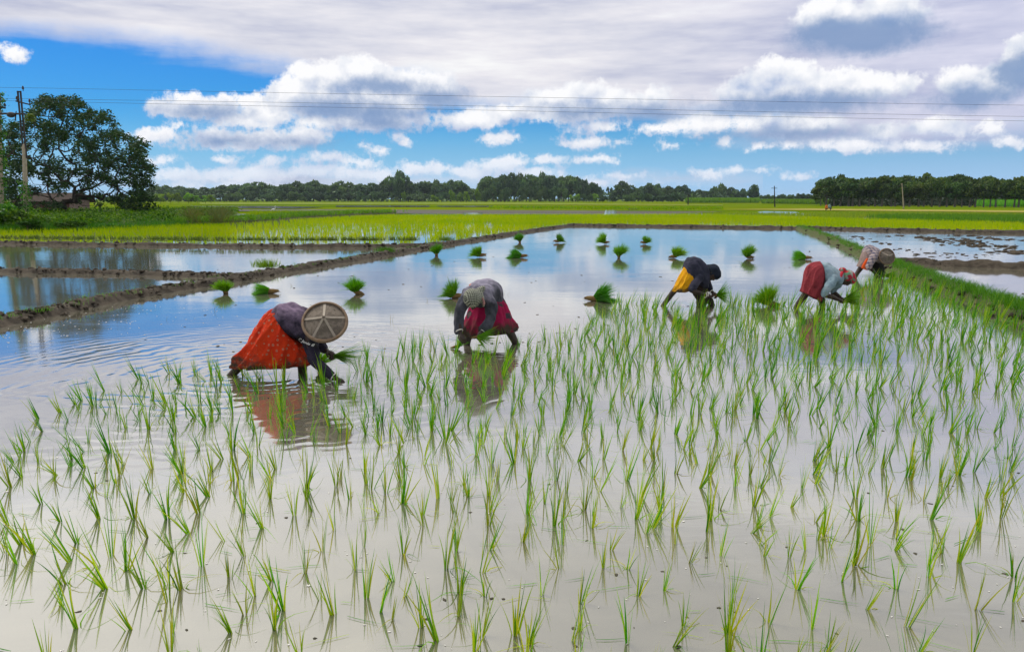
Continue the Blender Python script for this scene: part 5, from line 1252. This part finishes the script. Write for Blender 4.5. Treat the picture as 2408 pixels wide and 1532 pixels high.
# poles
pole_m = surf('weathered_concrete', [(.30, .25, .18), (.42, .36, .26), (.24, .19, .13)], scale=3, rough=.9, bump=.004, bscale=20)
steel = surf('dark_steel', [(.02, .02, .022), (.045, .04, .038)], scale=8, rough=.6)
porc = surf('brown_insulator', [(.03, .018, .014), (.05, .03, .02)], scale=8, rough=.3)
YP = 60.0
def insulator(c, par_, s=1.0):
    c = np.asarray(c, float); parts = [tube([c, c + np.array([0, 0, .18 * s])], [.035 * s, .03 * s], 8, 1)]
    for z, r in ((.14, .09), (.22, .075), (.28, .05)): parts.append(ball(c + np.array([0, 0, z * s]), (r * s, r * s, .05 * s), 10, 6))
    V, Fc = merge(parts); return obj('insulator', V, Fc, porc, par_, smooth=True)
pb, ptop = P(62, 496, YP), P(57, 350, YP)
pole = empty('utility_pole', (pb[0], YP, 0)); tag(pole, 'pale utility pole with dark steel crossarms in front of the big tree', 'utility pole', 'power line poles')
V, Fc = tube([(pb[0] + .12, YP, -.1), pb, ptop, P(55, 348, YP)], [.19, .17, .14, .13], 12, 2); obj('pole', V, Fc, pole_m, pole, smooth=True)
for du in (-3.4, 3.0):
    V, Fc = box((P(51.5 + du, 280, YP)[0], YP - .02, (P(50, 214, YP)[2] + P(55, 372, YP)[2]) / 2), (.045, .05, (P(50, 214, YP)[2] - P(55, 372, YP)[2]) / 2)); obj('steel_channel', V, Fc, steel, pole)
V, Fc = box((P(51.5, 300, YP)[0], YP + .06, P(52, 216, YP)[2]), (.15, .04, .04)); obj('top_bracket', V, Fc, steel, pole)
a, b = P(38, 238, YP - .35), P(70, 246, YP - .35)
V, Fc = tube([a, b], [.055, .055], 6, 1); obj('crossarm', V, Fc, steel, pole)
a, b = P(2, 267, YP - .2), P(58, 268, YP - .2)
V, Fc = tube([a, b], [.075, .075], 6, 1); obj('crossarm', V, Fc, steel, pole)
V, Fc = ball(P(26, 270, YP - .25), (.32, .18, .20), 14, 10); obj('switch_drum', V, Fc, steel, pole, smooth=True)
for c in (P(54.5, 213, YP), P(40, 237, YP - .35), P(70, 243, YP - .35)): insulator(c, pole)
V, Fc = tube([P(36, 283, YP - .2), P(38, 262, YP - .2)], [.05, .03], 6, 1); obj('stay_lug', V, Fc, steel, pole)
p0 = P(4, 500, YP + 1); p1 = P(-3, 222, YP + 1)
pole2 = empty('utility_pole', (p0[0], YP + 1, 0)); tag(pole2, 'utility pole wrapped in green creeper at the edge of the bank', 'utility pole', 'power line poles')
V, Fc = tube([(p0[0], YP + 1, -.1), p0, p1], [.19, .17, .13], 12, 2); obj('pole', V, Fc, pole_m, pole2, smooth=True)
V, Fc = tube([P(-14, 248, YP + .8), P(12, 254, YP + .8)], [.06, .06], 6, 1); obj('crossarm', V, Fc, steel, pole2)
insulator(P(12, 253, YP + .8), pole2)
def creeper(c, n, spread, size, label, lf):
    V, Fc = leaf_quads(c + rng.normal(size=c.shape) * spread, rng.uniform(.6, 1.4, len(c)) * size, .5, .3)
    return tag(obj('creeper', V, Fc, lf), label, 'creeper')
zz = rng.random(1500) ** .8; c = np.array([p0 + (p1 - p0) * z for z in zz]); c[:, 2] = np.maximum(c[:, 2], .2)
creeper(c, 1500, .20, .22, 'long leaved creeper covering the pole at the edge of the bank', bush_leaf)
c = np.array([[pb[0] + .1, YP - .1, z] for z in rng.uniform(.2, 3.0, 520) ** 1.0]); creeper(c, 520, .20, .2, 'creeper climbing the foot of the pale pole', bush_leaf)
c = np.array([P(66 + rng.uniform(-8, 14), 276 + rng.uniform(-5, 8), YP + .4) for _ in range(160)]); creeper(c, 160, .06, .22, 'patch of yellow green creeper near the top of the pale pole', leafy('creeper_leaf', [(.10, .17, .01), (.16, .22, .015)], trans=.35))
# wires
wire_m = surf('wire', [(.02, .025, .03), (.03, .035, .04)], scale=1, rough=.6)
def wire(p, label, r=.0095):
    q = crom(p, 14); V, Fc = tube(q, [r] * len(q), 5, 1, False); tag(obj('power_line', V, Fc, wire_m, smooth=True), label, 'power line', 'power lines crossing the sky')
wire([P(-180, 205, YP), P(54.5, 206.5, YP), P(600, 217, YP), P(1204, 228, YP), P(1800, 238.5, YP), P(2408, 247.5, YP), P(3100, 253, YP)], 'topmost power line running from the head of the pale pole')
wire([P(-180, 227, YP - .35), P(40, 232, YP - .35), P(600, 240, YP - .35), P(1204, 251, YP - .35), P(1800, 263, YP - .35), P(2408, 274, YP - .35), P(3100, 282, YP - .35)], 'middle power line crossing the sky')
wire([P(-180, 234, YP - .35), P(70, 238, YP - .35), P(600, 249, YP - .35), P(1204, 260.5, YP - .35), P(1800, 274, YP - .35), P(2408, 284.5, YP - .35), P(3100, 293, YP - .35)], 'lowest power line crossing the sky')
# thin far poles
for (u, vb, ut, vt, lab) in ((1822, 486, 1821, 438, 'thin far pole standing alone between the round tree and the wood'), (2125, 491, 2121, 432, 'thin pole in front of the near wood'), (1618, 481, 1618, 456, 'short thin pole at the end of the sugarcane block')):
    g = G(u, vb); tp = P(ut, vt, g[1]); r = .10 * g[1] / 150
    po = empty('utility_pole', g); tag(po, lab, 'utility pole', 'far thin poles')
    V, Fc = tube([g, (g + tp) / 2, tp], [r * 1.2, r, r * .8], 7, 1); obj('pole', V, Fc, pole_m if u == 2125 else steel, po)
    V, Fc = tube([tp + np.array([-.6, 0, -.4]), tp + np.array([.6, 0, -.4])], [.06, .06], 6, 1); obj('crossarm', V, Fc, steel, po)
# white egret in the far rice
g = G(643, 501); eg = empty('egret', g); tag(eg, 'small white egret standing in the far rice field', 'bird')
e0 = g + np.array([0, 0, .45]); eV, eF, _ = remesh([tube([e0 + np.array([-.25, 0, -.03]), e0, e0 + np.array([.2, 0, .08])], [.03, .10, .05], 10, 3), tube([e0 + np.array([.16, 0, .06]), e0 + np.array([.27, 0, .2]), e0 + np.array([.2, 0, .36]), e0 + np.array([.3, 0, .42])], [.035, .022, .02, .025], 8, 3), tube([e0 + np.array([.3, 0, .42]), e0 + np.array([.43, 0, .38])], [.016, .006], 6, 1), tube([e0 + np.array([-.02, .03, 0]), g + np.array([0, .03, -.02])], [.013, .011], 6, 1), tube([e0 + np.array([.03, -.03, 0]), g + np.array([.03, -.03, -.02])], [.013, .011], 6, 1)], .012, 2)
obj('body', eV, eF, surf('white_feather', [(.75, .75, .73), (.8, .8, .78)], rough=.8), eg, smooth=True)
# ---------------------------------------------------------------- the damp air between here and the far trees
m, t, out = new_mat('damp_air')
pvn = nd(t, 'ShaderNodeVolumePrincipled', {'Color': (.72, .87, 1.0, 1), 'Density': .00011, 'Anisotropy': .2})
t.links.new(pvn.outputs[0], out.inputs['Volume'])
V, Fc = box((0, 1900, 11), (4000, 2050, 12.5)); hz = obj('haze', V, Fc, m); tag(hz, 'thin pale haze between the paddies and the far trees', kind='stuff')
